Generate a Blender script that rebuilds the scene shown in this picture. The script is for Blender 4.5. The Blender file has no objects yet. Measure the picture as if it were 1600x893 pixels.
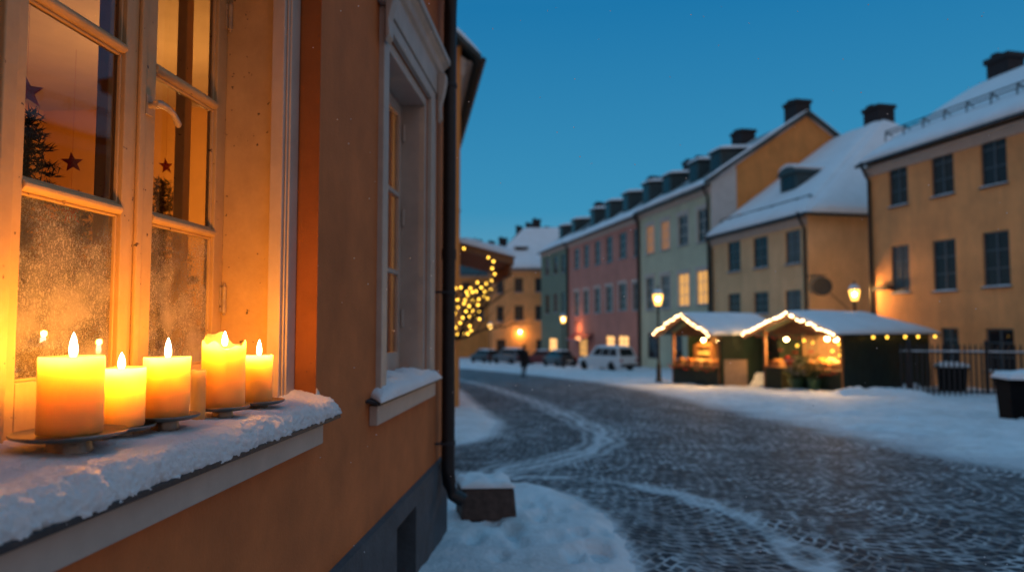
import bpy, math, random
from mathutils import Vector, Matrix, noise
import numpy as np
random.seed(11)
R = math.radians
S = bpy.context.scene
C = S.collection
V = Vector
# ---------------------------------------------------------------- camera model
F, CZ = 1100.0, 1.5
PITCH = math.atan(61.5 / F)
SLOPE = .035


def ground(Y):
    return -SLOPE * max(-12, min(Y, 112))


def ray(px, py):
    a, b = (px - 800) / F, (446.5 - py) / F
    return V((a, math.cos(PITCH) - b * math.sin(PITCH), math.sin(PITCH) + b * math.cos(PITCH)))


def at(px, py, Y):
    r = ray(px, py)
    return V((0, 0, CZ)) + r * (Y / r.y)


def gp(px, py):
    r = ray(px, py)
    t = -CZ / (r.z + SLOPE * r.y)
    return V((r.x * t, r.y * t, CZ + r.z * t))


# ---------------------------------------------------------------- materials
def mk(name):
    m = bpy.data.materials.new(name)
    m.use_nodes = True
    nt = m.node_tree
    return m, nt, nt.nodes, nt.links, nt.nodes['Principled BSDF']


def mat(name, col, rough=.6, var=.15, scale=6, bump=.15, bscale=60, metal=0, spec=.4, sss=0, dist=.01,
        speck=None, chip=0, chipscale=30, stain=None, coat=0):
    m, nt, N, L, p = mk(name)
    p.inputs['Roughness'].default_value = rough
    p.inputs['Metallic'].default_value = metal
    p.inputs['Specular IOR Level'].default_value = spec
    if coat:
        p.inputs['Coat Weight'].default_value = coat
    tc = N.new('ShaderNodeTexCoord')
    n1 = N.new('ShaderNodeTexNoise'); n1.inputs['Scale'].default_value = scale
    n1.inputs['Detail'].default_value = 6; n1.inputs['Roughness'].default_value = .65
    L.new(tc.outputs['Object'], n1.inputs['Vector'])
    mr = N.new('ShaderNodeMapRange'); mr.inputs[1].default_value = .3; mr.inputs[2].default_value = .7
    mr.inputs[3].default_value = 1 - var; mr.inputs[4].default_value = 1 + var
    L.new(n1.outputs['Fac'], mr.inputs[0])
    mul = N.new('ShaderNodeVectorMath'); mul.operation = 'SCALE'
    mul.inputs[0].default_value = col[:3]
    L.new(mr.outputs[0], mul.inputs['Scale'])
    out = mul.outputs[0]
    if stain:
        n3 = N.new('ShaderNodeTexNoise'); n3.inputs['Scale'].default_value = 1.6; n3.inputs['Detail'].default_value = 9
        n3.inputs['Roughness'].default_value = .7
        mp = N.new('ShaderNodeMapping'); mp.inputs['Scale'].default_value = (1, 1, .22)
        L.new(tc.outputs['Object'], mp.inputs[0]); L.new(mp.outputs[0], n3.inputs['Vector'])
        r3 = N.new('ShaderNodeMapRange'); r3.inputs[1].default_value = .48; r3.inputs[2].default_value = .72
        r3.inputs[4].default_value = .6
        L.new(n3.outputs['Fac'], r3.inputs[0])
        mx = N.new('ShaderNodeMix'); mx.data_type = 'RGBA'
        L.new(r3.outputs[0], mx.inputs[0]); L.new(out, mx.inputs[6]); mx.inputs[7].default_value = (*stain, 1)
        out = mx.outputs[2]
    if speck:
        n4 = N.new('ShaderNodeTexNoise'); n4.inputs['Scale'].default_value = chipscale; n4.inputs['Detail'].default_value = 3
        L.new(tc.outputs['Object'], n4.inputs['Vector'])
        r4 = N.new('ShaderNodeMapRange'); r4.inputs[1].default_value = .70 - chip; r4.inputs[2].default_value = .72 - chip
        L.new(n4.outputs['Fac'], r4.inputs[0])
        mx = N.new('ShaderNodeMix'); mx.data_type = 'RGBA'
        L.new(r4.outputs[0], mx.inputs[0]); L.new(out, mx.inputs[6]); mx.inputs[7].default_value = (*speck, 1)
        out = mx.outputs[2]
    L.new(out, p.inputs['Base Color'])
    if bump:
        n2 = N.new('ShaderNodeTexNoise'); n2.inputs['Scale'].default_value = bscale
        n2.inputs['Detail'].default_value = 6
        L.new(tc.outputs['Object'], n2.inputs['Vector'])
        b = N.new('ShaderNodeBump'); b.inputs['Strength'].default_value = bump; b.inputs['Distance'].default_value = dist
        L.new(n2.outputs['Fac'], b.inputs['Height']); L.new(b.outputs[0], p.inputs['Normal'])
    if sss:
        p.inputs['Subsurface Weight'].default_value = sss
        p.inputs['Subsurface Radius'].default_value = (1, .8, .6)
        p.inputs['Subsurface Scale'].default_value = .01
    return m


def glow(name, col, strength, see=0.0):
    m, nt, N, L, p = mk(name)
    N.remove(p)
    e = N.new('ShaderNodeEmission'); e.inputs[0].default_value = (*col, 1); e.inputs[1].default_value = strength
    o = N['Material Output']
    if see:
        t = N.new('ShaderNodeBsdfTransparent'); a = N.new('ShaderNodeAddShader')
        t.inputs[0].default_value = (see, see, see, 1)
        L.new(e.outputs[0], a.inputs[0]); L.new(t.outputs[0], a.inputs[1]); L.new(a.outputs[0], o.inputs[0])
    else:
        L.new(e.outputs[0], o.inputs[0])
    return m


M = {}
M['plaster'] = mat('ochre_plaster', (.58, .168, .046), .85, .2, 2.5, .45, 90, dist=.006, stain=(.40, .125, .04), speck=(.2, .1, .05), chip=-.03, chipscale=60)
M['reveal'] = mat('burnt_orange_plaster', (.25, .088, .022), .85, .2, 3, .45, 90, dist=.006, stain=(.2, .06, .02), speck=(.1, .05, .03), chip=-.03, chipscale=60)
M['plinth'] = mat('plinth_stone', (.07, .08, .092), .8, .25, 6, .5, 40)
M['paint'] = mat('aged_white_paint', (.52, .355, .18), .5, .12, 9, .4, 45, dist=.004, speck=(.09, .06, .04), chip=.005, chipscale=38, stain=(.36, .24, .13))
M['paint2'] = mat('cool_white_paint', (.52, .42, .35), .55, .12, 6, .25, 50, dist=.004)
M['dark_metal'] = mat('black_pipe_paint', (.016, .016, .018), .4, .3, 12, .2, 60)
M['flashing'] = mat('lead_flashing', (.03, .033, .04), .55, .3, 12, .3, 60)
M['pewter'] = mat('pewter', (.22, .2, .18), .38, .25, 14, .15, 60, metal=.85)
M['brass'] = mat('painted_iron', (.40, .31, .22), .45, .2, 30, .25, 80, speck=(.1, .06, .03), chip=.03, chipscale=60)
M['iron'] = mat('black_iron', (.015, .016, .019), .5, .2, 10, .1, 40)
M['binblack'] = mat('matt_black_plastic', (.007, .007, .008), .9, .2, 10, .1, 40, spec=.1)
M['wick'] = mat('charred_wick', (.01, .008, .006), .9, .2, 40, 0)
M['snow'] = mat('snow', (.86, .88, .91), .65, .04, 4, .5, 55, spec=.25, dist=.02)
M['groundsnow'] = mat('trodden_snow', (.80, .81, .84), .7, .12, 2.2, .6, 22, spec=.2, dist=.03, stain=(.50, .47, .45))
M['roofsnow'] = mat('roof_snow', (.82, .85, .89), .65, .06, 1.2, .35, 9, spec=.25, dist=.05)
M['room'] = mat('room_paint', (.38, .26, .16), .8, .1, 3, .1, 30)
M['roomochre'] = mat('room_ochre', (.55, .25, .05), .8, .12, 3, .1, 30)
M['slate'] = mat('dark_roof_metal', (.035, .06, .065), .45, .3, 1.5, .2, 8)
M['brick'] = mat('sooty_chimney', (.022, .022, .027), .8, .3, 6, .3, 20)
M['yellow'] = mat('yellow_plaster', (.80, .37, .14), .85, .2, .5, .2, 30, stain=(.50, .25, .10))
M['yellow2'] = mat('pale_yellow_plaster', (.72, .46, .24), .85, .18, .5, .2, 30, stain=(.55, .34, .17))
M['firewall'] = mat('orange_plaster', (.70, .28, .075), .85, .16, .8, .2, 30, stain=(.4, .19, .05))
M['greengrey'] = mat('sage_plaster', (.50, .54, .40), .85, .16, .5, .2, 30, stain=(.38, .41, .31))
M['pink'] = mat('rose_plaster', (.50, .235, .19), .85, .18, .5, .2, 30, stain=(.4, .17, .12))
M['green'] = mat('green_plaster', (.17, .23, .17), .85, .14, .8, .2, 30)
M['trim'] = mat('stone_trim', (.50, .42, .36), .75, .1, 2, .1, 30)
M['palegrey'] = mat('pale_trim', (.55, .53, .50), .7, .1, 2, .1, 30)
M['dframe'] = mat('dark_window_paint', (.085, .115, .135), .45, .2, 4, 0)
M['lframe'] = mat('grey_window_paint', (.33, .34, .33), .5, .1, 4, 0)
M['tarp'] = mat('green_tarpaulin', (.008, .021, .015), .5, .35, 2.5, .5, 3, dist=.08)
M['wood'] = mat('stall_timber', (.26, .12, .05), .65, .25, 6, .2, 40)
M['board'] = mat('plain_plywood', (.42, .25, .13), .7, .15, 5, .1, 40)
M['bark'] = mat('dark_bark', (.028, .02, .016), .85, .3, 20, .4, 40)
M['needle'] = mat('fir_needles', (.020, .036, .026), .6, .4, 20, 0)
M['red'] = mat('red_felt', (.42, .02, .012), .7, .2, 20, .1, 60)
M['granite'] = mat('reddish_granite', (.085, .055, .045), .75, .4, 14, .5, 30)
M['coat'] = mat('dark_wool', (.010, .011, .015), .9, .2, 30, .1, 60)
M['skin'] = mat('skin', (.42, .24, .17), .55, .1, 20, 0)
M['tyre'] = mat('rubber', (.012, .012, .013), .8, .1, 20, 0)
M['rim'] = mat('alloy', (.35, .36, .38), .3, .1, 20, 0, metal=.9)
M['carglass'] = mat('car_glass', (.012, .015, .018), .1, .1, 3, 0, spec=.3)
M['light_screen'] = mat('brown_light_screen', (.20, .12, .075), .9, .2, 8, .1, 40)
M['carwhite'] = mat('white_car_paint', (.66, .67, .68), .3, .05, 3, 0, coat=.6)
M['cardark'] = mat('dark_car_paint', (.02, .022, .028), .3, .05, 3, 0, coat=.6)
M['carred'] = mat('dark_red_car_paint', (.14, .015, .015), .3, .05, 3, 0, coat=.6)
M['cargrey'] = mat('blue_grey_car_paint', (.09, .11, .13), .35, .05, 3, 0, coat=.6)
M['taillamp'] = mat('tail_lamp', (.35, .01, .01), .25, .05, 3, 0)
M['plate'] = mat('number_plate', (.6, .6, .58), .5, .05, 3, 0)
M['bread'] = mat('baked_crust', (.58, .27, .07), .6, .3, 18, .3, 40)
M['orange'] = mat('orange_peel', (.70, .24, .03), .5, .15, 18, .3, 90)
M['cheese'] = mat('pale_wax', (.70, .48, .16), .5, .1, 10, .1, 40)
M['basket'] = mat('wicker', (.26, .14, .06), .75, .3, 30, .5, 60)
M['petal'] = mat('white_petals', (.70, .66, .64), .7, .1, 20, 0)
M['leaf'] = mat('dark_leaf', (.025, .055, .022), .6, .4, 20, 0)
M['pot'] = mat('green_pot', (.025, .07, .03), .5, .2, 10, .1, 30)
M['paperwhite'] = mat('paper_card', (.6, .56, .5), .8, .1, 10, 0)
M['sign'] = mat('maroon_sign', (.07, .022, .02), .5, .2, 8, .1, 30)
M['signrim'] = mat('sign_rim', (.025, .03, .035), .5, .2, 8, .1, 30)

M['bulb'] = glow('warm_bulb', (1, .55, .06), 6)
M['bulbw'] = glow('soft_bulb', (1, .64, .30), 17)
M['bulbhot'] = glow('lamp_bulb', (1, .66, .25), 45)
M['lantern'] = glow('lit_lantern_glass', (1, .50, .09), 2.4, .75)
M['litpane'] = glow('lit_window', (1, .50, .15), .85)
M['litpale'] = glow('pale_lit_window', (.85, .42, .22), .32)
M['shoplit'] = glow('shop_window', (1, .52, .18), 1.7)


def flame_mat():
    m, nt, N, L, p = mk('flame')
    N.remove(p)
    tc = N.new('ShaderNodeTexCoord'); sep = N.new('ShaderNodeSeparateXYZ')
    L.new(tc.outputs['Generated'], sep.inputs[0])
    cr = N.new('ShaderNodeValToRGB')
    el = cr.color_ramp.elements
    el[0].position = 0; el[0].color = (1, .33, .05, 1)
    el[1].position = .35; el[1].color = (1, .76, .36, 1)
    e2 = cr.color_ramp.elements.new(.8); e2.color = (1, .84, .55, 1)
    st = N.new('ShaderNodeMapRange'); st.inputs[1].default_value = 0; st.inputs[2].default_value = .35
    st.inputs[3].default_value = .8; st.inputs[4].default_value = 9
    L.new(sep.outputs['Z'], cr.inputs[0]); L.new(sep.outputs['Z'], st.inputs[0])
    e = N.new('ShaderNodeEmission'); L.new(cr.outputs[0], e.inputs[0]); L.new(st.outputs[0], e.inputs[1])
    t = N.new('ShaderNodeBsdfTransparent'); a = N.new('ShaderNodeAddShader')
    L.new(e.outputs[0], a.inputs[0]); L.new(t.outputs[0], a.inputs[1])
    L.new(a.outputs[0], N['Material Output'].inputs[0])
    return m


M['flame'] = flame_mat()


def wax_mat(name, col):
    m, nt, N, L, p = mk(name)
    p.inputs['Base Color'].default_value = (*col, 1)
    p.inputs['Roughness'].default_value = .42
    p.inputs['Subsurface Weight'].default_value = 1
    p.inputs['Subsurface Radius'].default_value = (1.0, 1.0, .9)
    p.inputs['Subsurface Scale'].default_value = .32
    p.inputs['Subsurface Anisotropy'].default_value = .6
    tc = N.new('ShaderNodeTexCoord')
    n = N.new('ShaderNodeTexNoise'); n.inputs['Scale'].default_value = 28; n.inputs['Detail'].default_value = 5
    L.new(tc.outputs['Object'], n.inputs[0])
    b = N.new('ShaderNodeBump'); b.inputs['Strength'].default_value = .12; b.inputs['Distance'].default_value = .006
    L.new(n.outputs[0], b.inputs['Height']); L.new(b.outputs[0], p.inputs['Normal'])
    return m


M['wax'] = wax_mat('honey_wax', (.66, .40, .115))
M['waxpale'] = wax_mat('cream_wax', (.72, .47, .17))


def glass_mat(name, mist=0.0):
    """old window glass: see-through with a fresnel reflection; mist adds condensation and droplets"""
    m, nt, N, L, p = mk(name)
    N.remove(p)
    out = N['Material Output']
    tc = N.new('ShaderNodeTexCoord')
    t = N.new('ShaderNodeBsdfTransparent'); t.inputs[0].default_value = (.93, .95, .93, 1)
    g = N.new('ShaderNodeBsdfGlossy'); g.inputs['Roughness'].default_value = .012
    fr = N.new('ShaderNodeFresnel'); fr.inputs[0].default_value = 1.52
    mul = N.new('ShaderNodeMath'); mul.operation = 'MULTIPLY'; mul.inputs[1].default_value = 1.3; mul.use_clamp = True
    L.new(fr.outputs[0], mul.inputs[0])
    wv = N.new('ShaderNodeTexNoise'); wv.inputs['Scale'].default_value = 3.5; wv.inputs['Detail'].default_value = 1
    L.new(tc.outputs['Object'], wv.inputs['Vector'])
    bw = N.new('ShaderNodeBump'); bw.inputs['Strength'].default_value = .08; bw.inputs['Distance'].default_value = .004
    L.new(wv.outputs[0], bw.inputs['Height']); L.new(bw.outputs[0], g.inputs['Normal'])
    mix = N.new('ShaderNodeMixShader')
    L.new(mul.outputs[0], mix.inputs[0]); L.new(t.outputs[0], mix.inputs[1]); L.new(g.outputs[0], mix.inputs[2])
    last = mix.outputs[0]
    if mist:
        # droplets: voronoi cells of two sizes with a random radius
        sep = N.new('ShaderNodeSeparateXYZ'); L.new(tc.outputs['Object'], sep.inputs[0])
        vo = N.new('ShaderNodeTexVoronoi'); vo.inputs['Scale'].default_value = 240
        L.new(tc.outputs['Object'], vo.inputs['Vector'])
        vo2 = N.new('ShaderNodeTexVoronoi'); vo2.inputs['Scale'].default_value = 95
        mp = N.new('ShaderNodeMapping'); mp.inputs['Scale'].default_value = (1, 1, .5)
        L.new(tc.outputs['Object'], mp.inputs[0]); L.new(mp.outputs[0], vo2.inputs['Vector'])
        d1 = N.new('ShaderNodeMath'); d1.operation = 'LESS_THAN'; d1.inputs[1].default_value = .36
        d2 = N.new('ShaderNodeMath'); d2.operation = 'LESS_THAN'; d2.inputs[1].default_value = .26
        L.new(vo.outputs['Distance'], d1.inputs[0]); L.new(vo2.outputs['Distance'], d2.inputs[0])
        mxm = N.new('ShaderNodeMath'); mxm.operation = 'MAXIMUM'
        L.new(d1.outputs[0], mxm.inputs[0]); L.new(d2.outputs[0], mxm.inputs[1])
        big = N.new('ShaderNodeTexNoise'); big.inputs['Scale'].default_value = 9; big.inputs['Detail'].default_value = 4
        L.new(tc.outputs['Object'], big.inputs['Vector'])
        bm = N.new('ShaderNodeMapRange'); bm.inputs[1].default_value = .35; bm.inputs[2].default_value = .65
        bm.inputs[3].default_value = .25; bm.inputs[4].default_value = 1
        L.new(big.outputs[0], bm.inputs[0])
        # heavier towards the bottom of the pane, where condensation gathers
        zr = N.new('ShaderNodeMapRange'); zr.inputs[1].default_value = 1.36; zr.inputs[2].default_value = 1.85
        zr.inputs[3].default_value = 1.0; zr.inputs[4].default_value = .25
        L.new(sep.outputs['Z'], zr.inputs[0])
        k = N.new('ShaderNodeMath'); k.operation = 'MULTIPLY'; L.new(bm.outputs[0], k.inputs[0]); L.new(zr.outputs[0], k.inputs[1])
        fog = N.new('ShaderNodeMath'); fog.operation = 'MULTIPLY_ADD'
        dr = N.new('ShaderNodeMath'); dr.operation = 'MULTIPLY'; dr.inputs[1].default_value = .7
        L.new(mxm.outputs[0], dr.inputs[0])
        ad = N.new('ShaderNodeMath'); ad.operation = 'ADD'; ad.inputs[1].default_value = .5
        L.new(dr.outputs[0], ad.inputs[0])
        f2 = N.new('ShaderNodeMath'); f2.operation = 'MULTIPLY'; L.new(ad.outputs[0], f2.inputs[0]); L.new(k.outputs[0], f2.inputs[1])
        f3 = N.new('ShaderNodeMath'); f3.operation = 'MULTIPLY'; f3.inputs[1].default_value = mist
        f3.use_clamp = True
        L.new(f2.outputs[0], f3.inputs[0])
        df = N.new('ShaderNodeBsdfDiffuse'); df.inputs[0].default_value = (.62, .6, .56, 1)
        tr = N.new('ShaderNodeBsdfTranslucent'); tr.inputs[0].default_value = (.7, .7, .7, 1)
        gl = N.new('ShaderNodeBsdfGlossy'); gl.inputs['Roughness'].default_value = .38
        bu = N.new('ShaderNodeBump'); bu.inputs['Strength'].default_value = 1; bu.inputs['Distance'].default_value = .01
        bu.invert = True
        L.new(vo.outputs['Distance'], bu.inputs['Height'])
        L.new(bu.outputs[0], gl.inputs['Normal'])
        m1 = N.new('ShaderNodeMixShader'); m1.inputs[0].default_value = .5
        L.new(df.outputs[0], m1.inputs[1]); L.new(tr.outputs[0], m1.inputs[2])
        m2 = N.new('ShaderNodeMixShader'); m2.inputs[0].default_value = .35
        L.new(m1.outputs[0], m2.inputs[1]); L.new(gl.outputs[0], m2.inputs[2])
        m3 = N.new('ShaderNodeMixShader')
        L.new(f3.outputs[0], m3.inputs[0]); L.new(last, m3.inputs[1]); L.new(m2.outputs[0], m3.inputs[2])
        last = m3.outputs[0]
    if mist:
        m4 = N.new('ShaderNodeMixShader'); L.new(mul.outputs[0], m4.inputs[0]); L.new(last, m4.inputs[1]); L.new(g.outputs[0], m4.inputs[2])
        last = m4.outputs[0]
    L.new(last, out.inputs[0])
    return m


M['glass'] = glass_mat('window_glass')
M['mist'] = glass_mat('misted_glass', 2.2)


def dark_pane():
    m, nt, N, L, p = mk('dark_window_glass')
    tc = N.new('ShaderNodeTexCoord')
    n = N.new('ShaderNodeTexNoise'); n.inputs['Scale'].default_value = 1.3
    L.new(tc.outputs['Object'], n.inputs[0])
    cr = N.new('ShaderNodeValToRGB'); cr.color_ramp.elements[0].color = (.008, .010, .013, 1)
    cr.color_ramp.elements[1].color = (.035, .038, .042, 1)
    L.new(n.outputs[0], cr.inputs[0]); L.new(cr.outputs[0], p.inputs['Base Color'])
    p.inputs['Roughness'].default_value = .07; p.inputs['Specular IOR Level'].default_value = .3
    b = N.new('ShaderNodeBump'); b.inputs['Strength'].default_value = .15; b.inputs['Distance'].default_value = .05
    L.new(n.outputs[0], b.inputs['Height']); L.new(b.outputs[0], p.inputs['Normal'])
    return m


M['pane'] = dark_pane()
for nm_, a_, b_ in (('pane_brown', (.022, .014, .009, 1), (.05, .032, .02, 1)), ('pane_curtain', (.05, .05, .055, 1), (.14, .135, .13, 1))):
    q_ = M['pane'].copy(); q_.name = nm_; M[nm_] = q_
    el_ = q_.node_tree.nodes['Color Ramp'].color_ramp.elements; el_[0].color = a_; el_[1].color = b_
rp = random.Random(5)


def patchy_roof():
    """standing seam metal with thin wind-blown snow"""
    m, nt, N, L, p = mk('thinly_snowed_roof')
    tc = N.new('ShaderNodeTexCoord')
    n = N.new('ShaderNodeTexNoise'); n.inputs['Scale'].default_value = .55; n.inputs['Detail'].default_value = 8
    mp = N.new('ShaderNodeMapping'); mp.inputs['Scale'].default_value = (1.6, .7, .7)
    L.new(tc.outputs['Object'], mp.inputs[0]); L.new(mp.outputs[0], n.inputs[0])
    w = N.new('ShaderNodeTexWave'); w.inputs['Scale'].default_value = .5; w.bands_direction = 'X'
    L.new(tc.outputs['Object'], w.inputs[0])
    ad = N.new('ShaderNodeMath'); ad.operation = 'MULTIPLY_ADD'; ad.inputs[1].default_value = .10
    L.new(w.outputs['Fac'], ad.inputs[0]); L.new(n.outputs[0], ad.inputs[2])
    r = N.new('ShaderNodeMapRange'); r.inputs[1].default_value = .44; r.inputs[2].default_value = .66
    L.new(ad.outputs[0], r.inputs[0])
    mx = N.new('ShaderNodeMix'); mx.data_type = 'RGBA'
    mx.inputs[6].default_value = (.03, .075, .08, 1); mx.inputs[7].default_value = (.62, .68, .72, 1)
    L.new(r.outputs[0], mx.inputs[0]); L.new(mx.outputs[2], p.inputs['Base Color'])
    p.inputs['Roughness'].default_value = .5
    return m


M['patchy'] = patchy_roof()


def road_mat():
    m, nt, N, L, p = mk('snowy_cobblestones')
    geo = N.new('ShaderNodeNewGeometry')
    at_ = N.new('ShaderNodeAttribute'); at_.attribute_name = 'snow'
    rot = N.new('ShaderNodeVectorRotate'); rot.rotation_type = 'Z_AXIS'; rot.inputs['Angle'].default_value = R(-20)
    L.new(geo.outputs['Position'], rot.inputs['Vector'])
    wob = N.new('ShaderNodeTexNoise'); wob.inputs['Scale'].default_value = 1.7; wob.inputs['Detail'].default_value = 3
    L.new(rot.outputs[0], wob.inputs['Vector'])
    ws = N.new('ShaderNodeVectorMath'); ws.operation = 'MULTIPLY_ADD'
    ws.inputs[1].default_value = (.15, .15, 0)
    L.new(wob.outputs['Color'], ws.inputs[0]); L.new(rot.outputs[0], ws.inputs[2])
    wob2 = N.new('ShaderNodeTexNoise'); wob2.inputs['Scale'].default_value = 7; wob2.inputs['Detail'].default_value = 3
    L.new(rot.outputs[0], wob2.inputs['Vector'])
    ws2 = N.new('ShaderNodeVectorMath'); ws2.operation = 'MULTIPLY_ADD'
    ws2.inputs[1].default_value = (.085, .085, 0)
    L.new(wob2.outputs['Color'], ws2.inputs[0]); L.new(ws.outputs[0], ws2.inputs[2])
    sep = N.new('ShaderNodeSeparateXYZ'); L.new(ws2.outputs[0], sep.inputs[0])

    def mth(op, a, b=None, c=None):
        n = N.new('ShaderNodeMath'); n.operation = op
        for i, q in enumerate((a, b, c)):
            if q is None: continue
            if isinstance(q, (int, float)): n.inputs[i].default_value = q
            else: L.new(q, n.inputs[i])
        return n.outputs[0]
    W = 1.5
    fx = mth('SUBTRACT', mth('FRACT', mth('DIVIDE', sep.outputs['X'], W)), .5)
    yy = mth('MULTIPLY_ADD', mth('MULTIPLY', fx, fx), -1.3, sep.outputs['Y'])
    cmb = N.new('ShaderNodeCombineXYZ')
    L.new(mth('MULTIPLY', fx, W * 1.1), cmb.inputs[0]); L.new(yy, cmb.inputs[1])
    br = N.new('ShaderNodeTexBrick')
    L.new(cmb.outputs[0], br.inputs['Vector'])
    br.inputs['Scale'].default_value = 1
    br.inputs['Brick Width'].default_value = .135; br.inputs['Row Height'].default_value = .12
    br.inputs['Mortar Size'].default_value = .024; br.inputs['Mortar Smooth'].default_value = .6
    br.inputs['Color1'].default_value = (.012, .022, .034, 1); br.inputs['Color2'].default_value = (.036, .048, .064, 1)
    br.inputs['Mortar'].default_value = (.05, .05, .05, 1); br.inputs['Bias'].default_value = -.15
    # joint snow
    nj = N.new('ShaderNodeTexNoise'); nj.inputs['Scale'].default_value = 1.1; nj.inputs['Detail'].default_value = 7
    nj.inputs['Roughness'].default_value = .65
    L.new(geo.outputs['Position'], nj.inputs['Vector'])
    nf = N.new('ShaderNodeTexNoise'); nf.inputs['Scale'].default_value = 7; nf.inputs['Detail'].default_value = 6
    L.new(geo.outputs['Position'], nf.inputs['Vector'])
    jr = N.new('ShaderNodeMapRange'); jr.inputs[1].default_value = .36; jr.inputs[2].default_value = .62
    jr.inputs[3].default_value = .22; jr.inputs[4].default_value = 1.0
    L.new(nj.outputs[0], jr.inputs[0])
    brk = N.new('ShaderNodeMapRange'); brk.inputs[1].default_value = .42; brk.inputs[2].default_value = .56; brk.inputs[3].default_value = .16
    nb2 = N.new('ShaderNodeTexNoise'); nb2.inputs['Scale'].default_value = 5.5; nb2.inputs['Detail'].default_value = 4
    L.new(geo.outputs['Position'], nb2.inputs['Vector']); L.new(nb2.outputs[0], brk.inputs[0])
    joint = mth('MULTIPLY', mth('MULTIPLY', br.outputs['Fac'], jr.outputs[0]), brk.outputs[0])
    # smear: attribute + noise, hollow stones keep less
    t = mth('ADD', at_.outputs['Fac'], mth('MULTIPLY', mth('SUBTRACT', nj.outputs[0], .5), .55))
    t = mth('ADD', t, mth('MULTIPLY', mth('SUBTRACT', nf.outputs[0], .5), .5))
    t = mth('ADD', t, mth('MULTIPLY', br.outputs['Fac'], .16))
    sr = N.new('ShaderNodeMapRange'); sr.inputs[1].default_value = .30; sr.inputs[2].default_value = .95
    sr.inputs[4].default_value = .97
    L.new(t, sr.inputs[0])
    # frost on stone faces
    frost = N.new('ShaderNodeMapRange'); frost.inputs[1].default_value = .52; frost.inputs[2].default_value = .68; frost.inputs[4].default_value = .42
    L.new(nf.outputs[0], frost.inputs[0])
    tot = mth('MAXIMUM', mth('MAXIMUM', joint, sr.outputs[0]), frost.outputs[0])
    mx = N.new('ShaderNodeMix'); mx.data_type = 'RGBA'
    L.new(tot, mx.inputs[0]); L.new(br.outputs['Color'], mx.inputs[6]); mx.inputs[7].default_value = (.68, .70, .74, 1)
    L.new(mx.outputs[2], p.inputs['Base Color'])
    rr = N.new('ShaderNodeMapRange'); rr.inputs[3].default_value = .68; rr.inputs[4].default_value = .75
    L.new(tot, rr.inputs[0]); L.new(rr.outputs[0], p.inputs['Roughness'])
    p.inputs['Specular IOR Level'].default_value = .2
    h = mth('ADD', mth('MULTIPLY', br.outputs['Fac'], -1), mth('MULTIPLY', nf.outputs[0], .6))
    h = mth('ADD', h, mth('MULTIPLY', sr.outputs[0], .9))
    b = N.new('ShaderNodeBump'); b.inputs['Strength'].default_value = .8; b.inputs['Distance'].default_value = .018
    L.new(h, b.inputs['Height']); L.new(b.outputs[0], p.inputs['Normal'])
    return m


M['road'] = road_mat()


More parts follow.
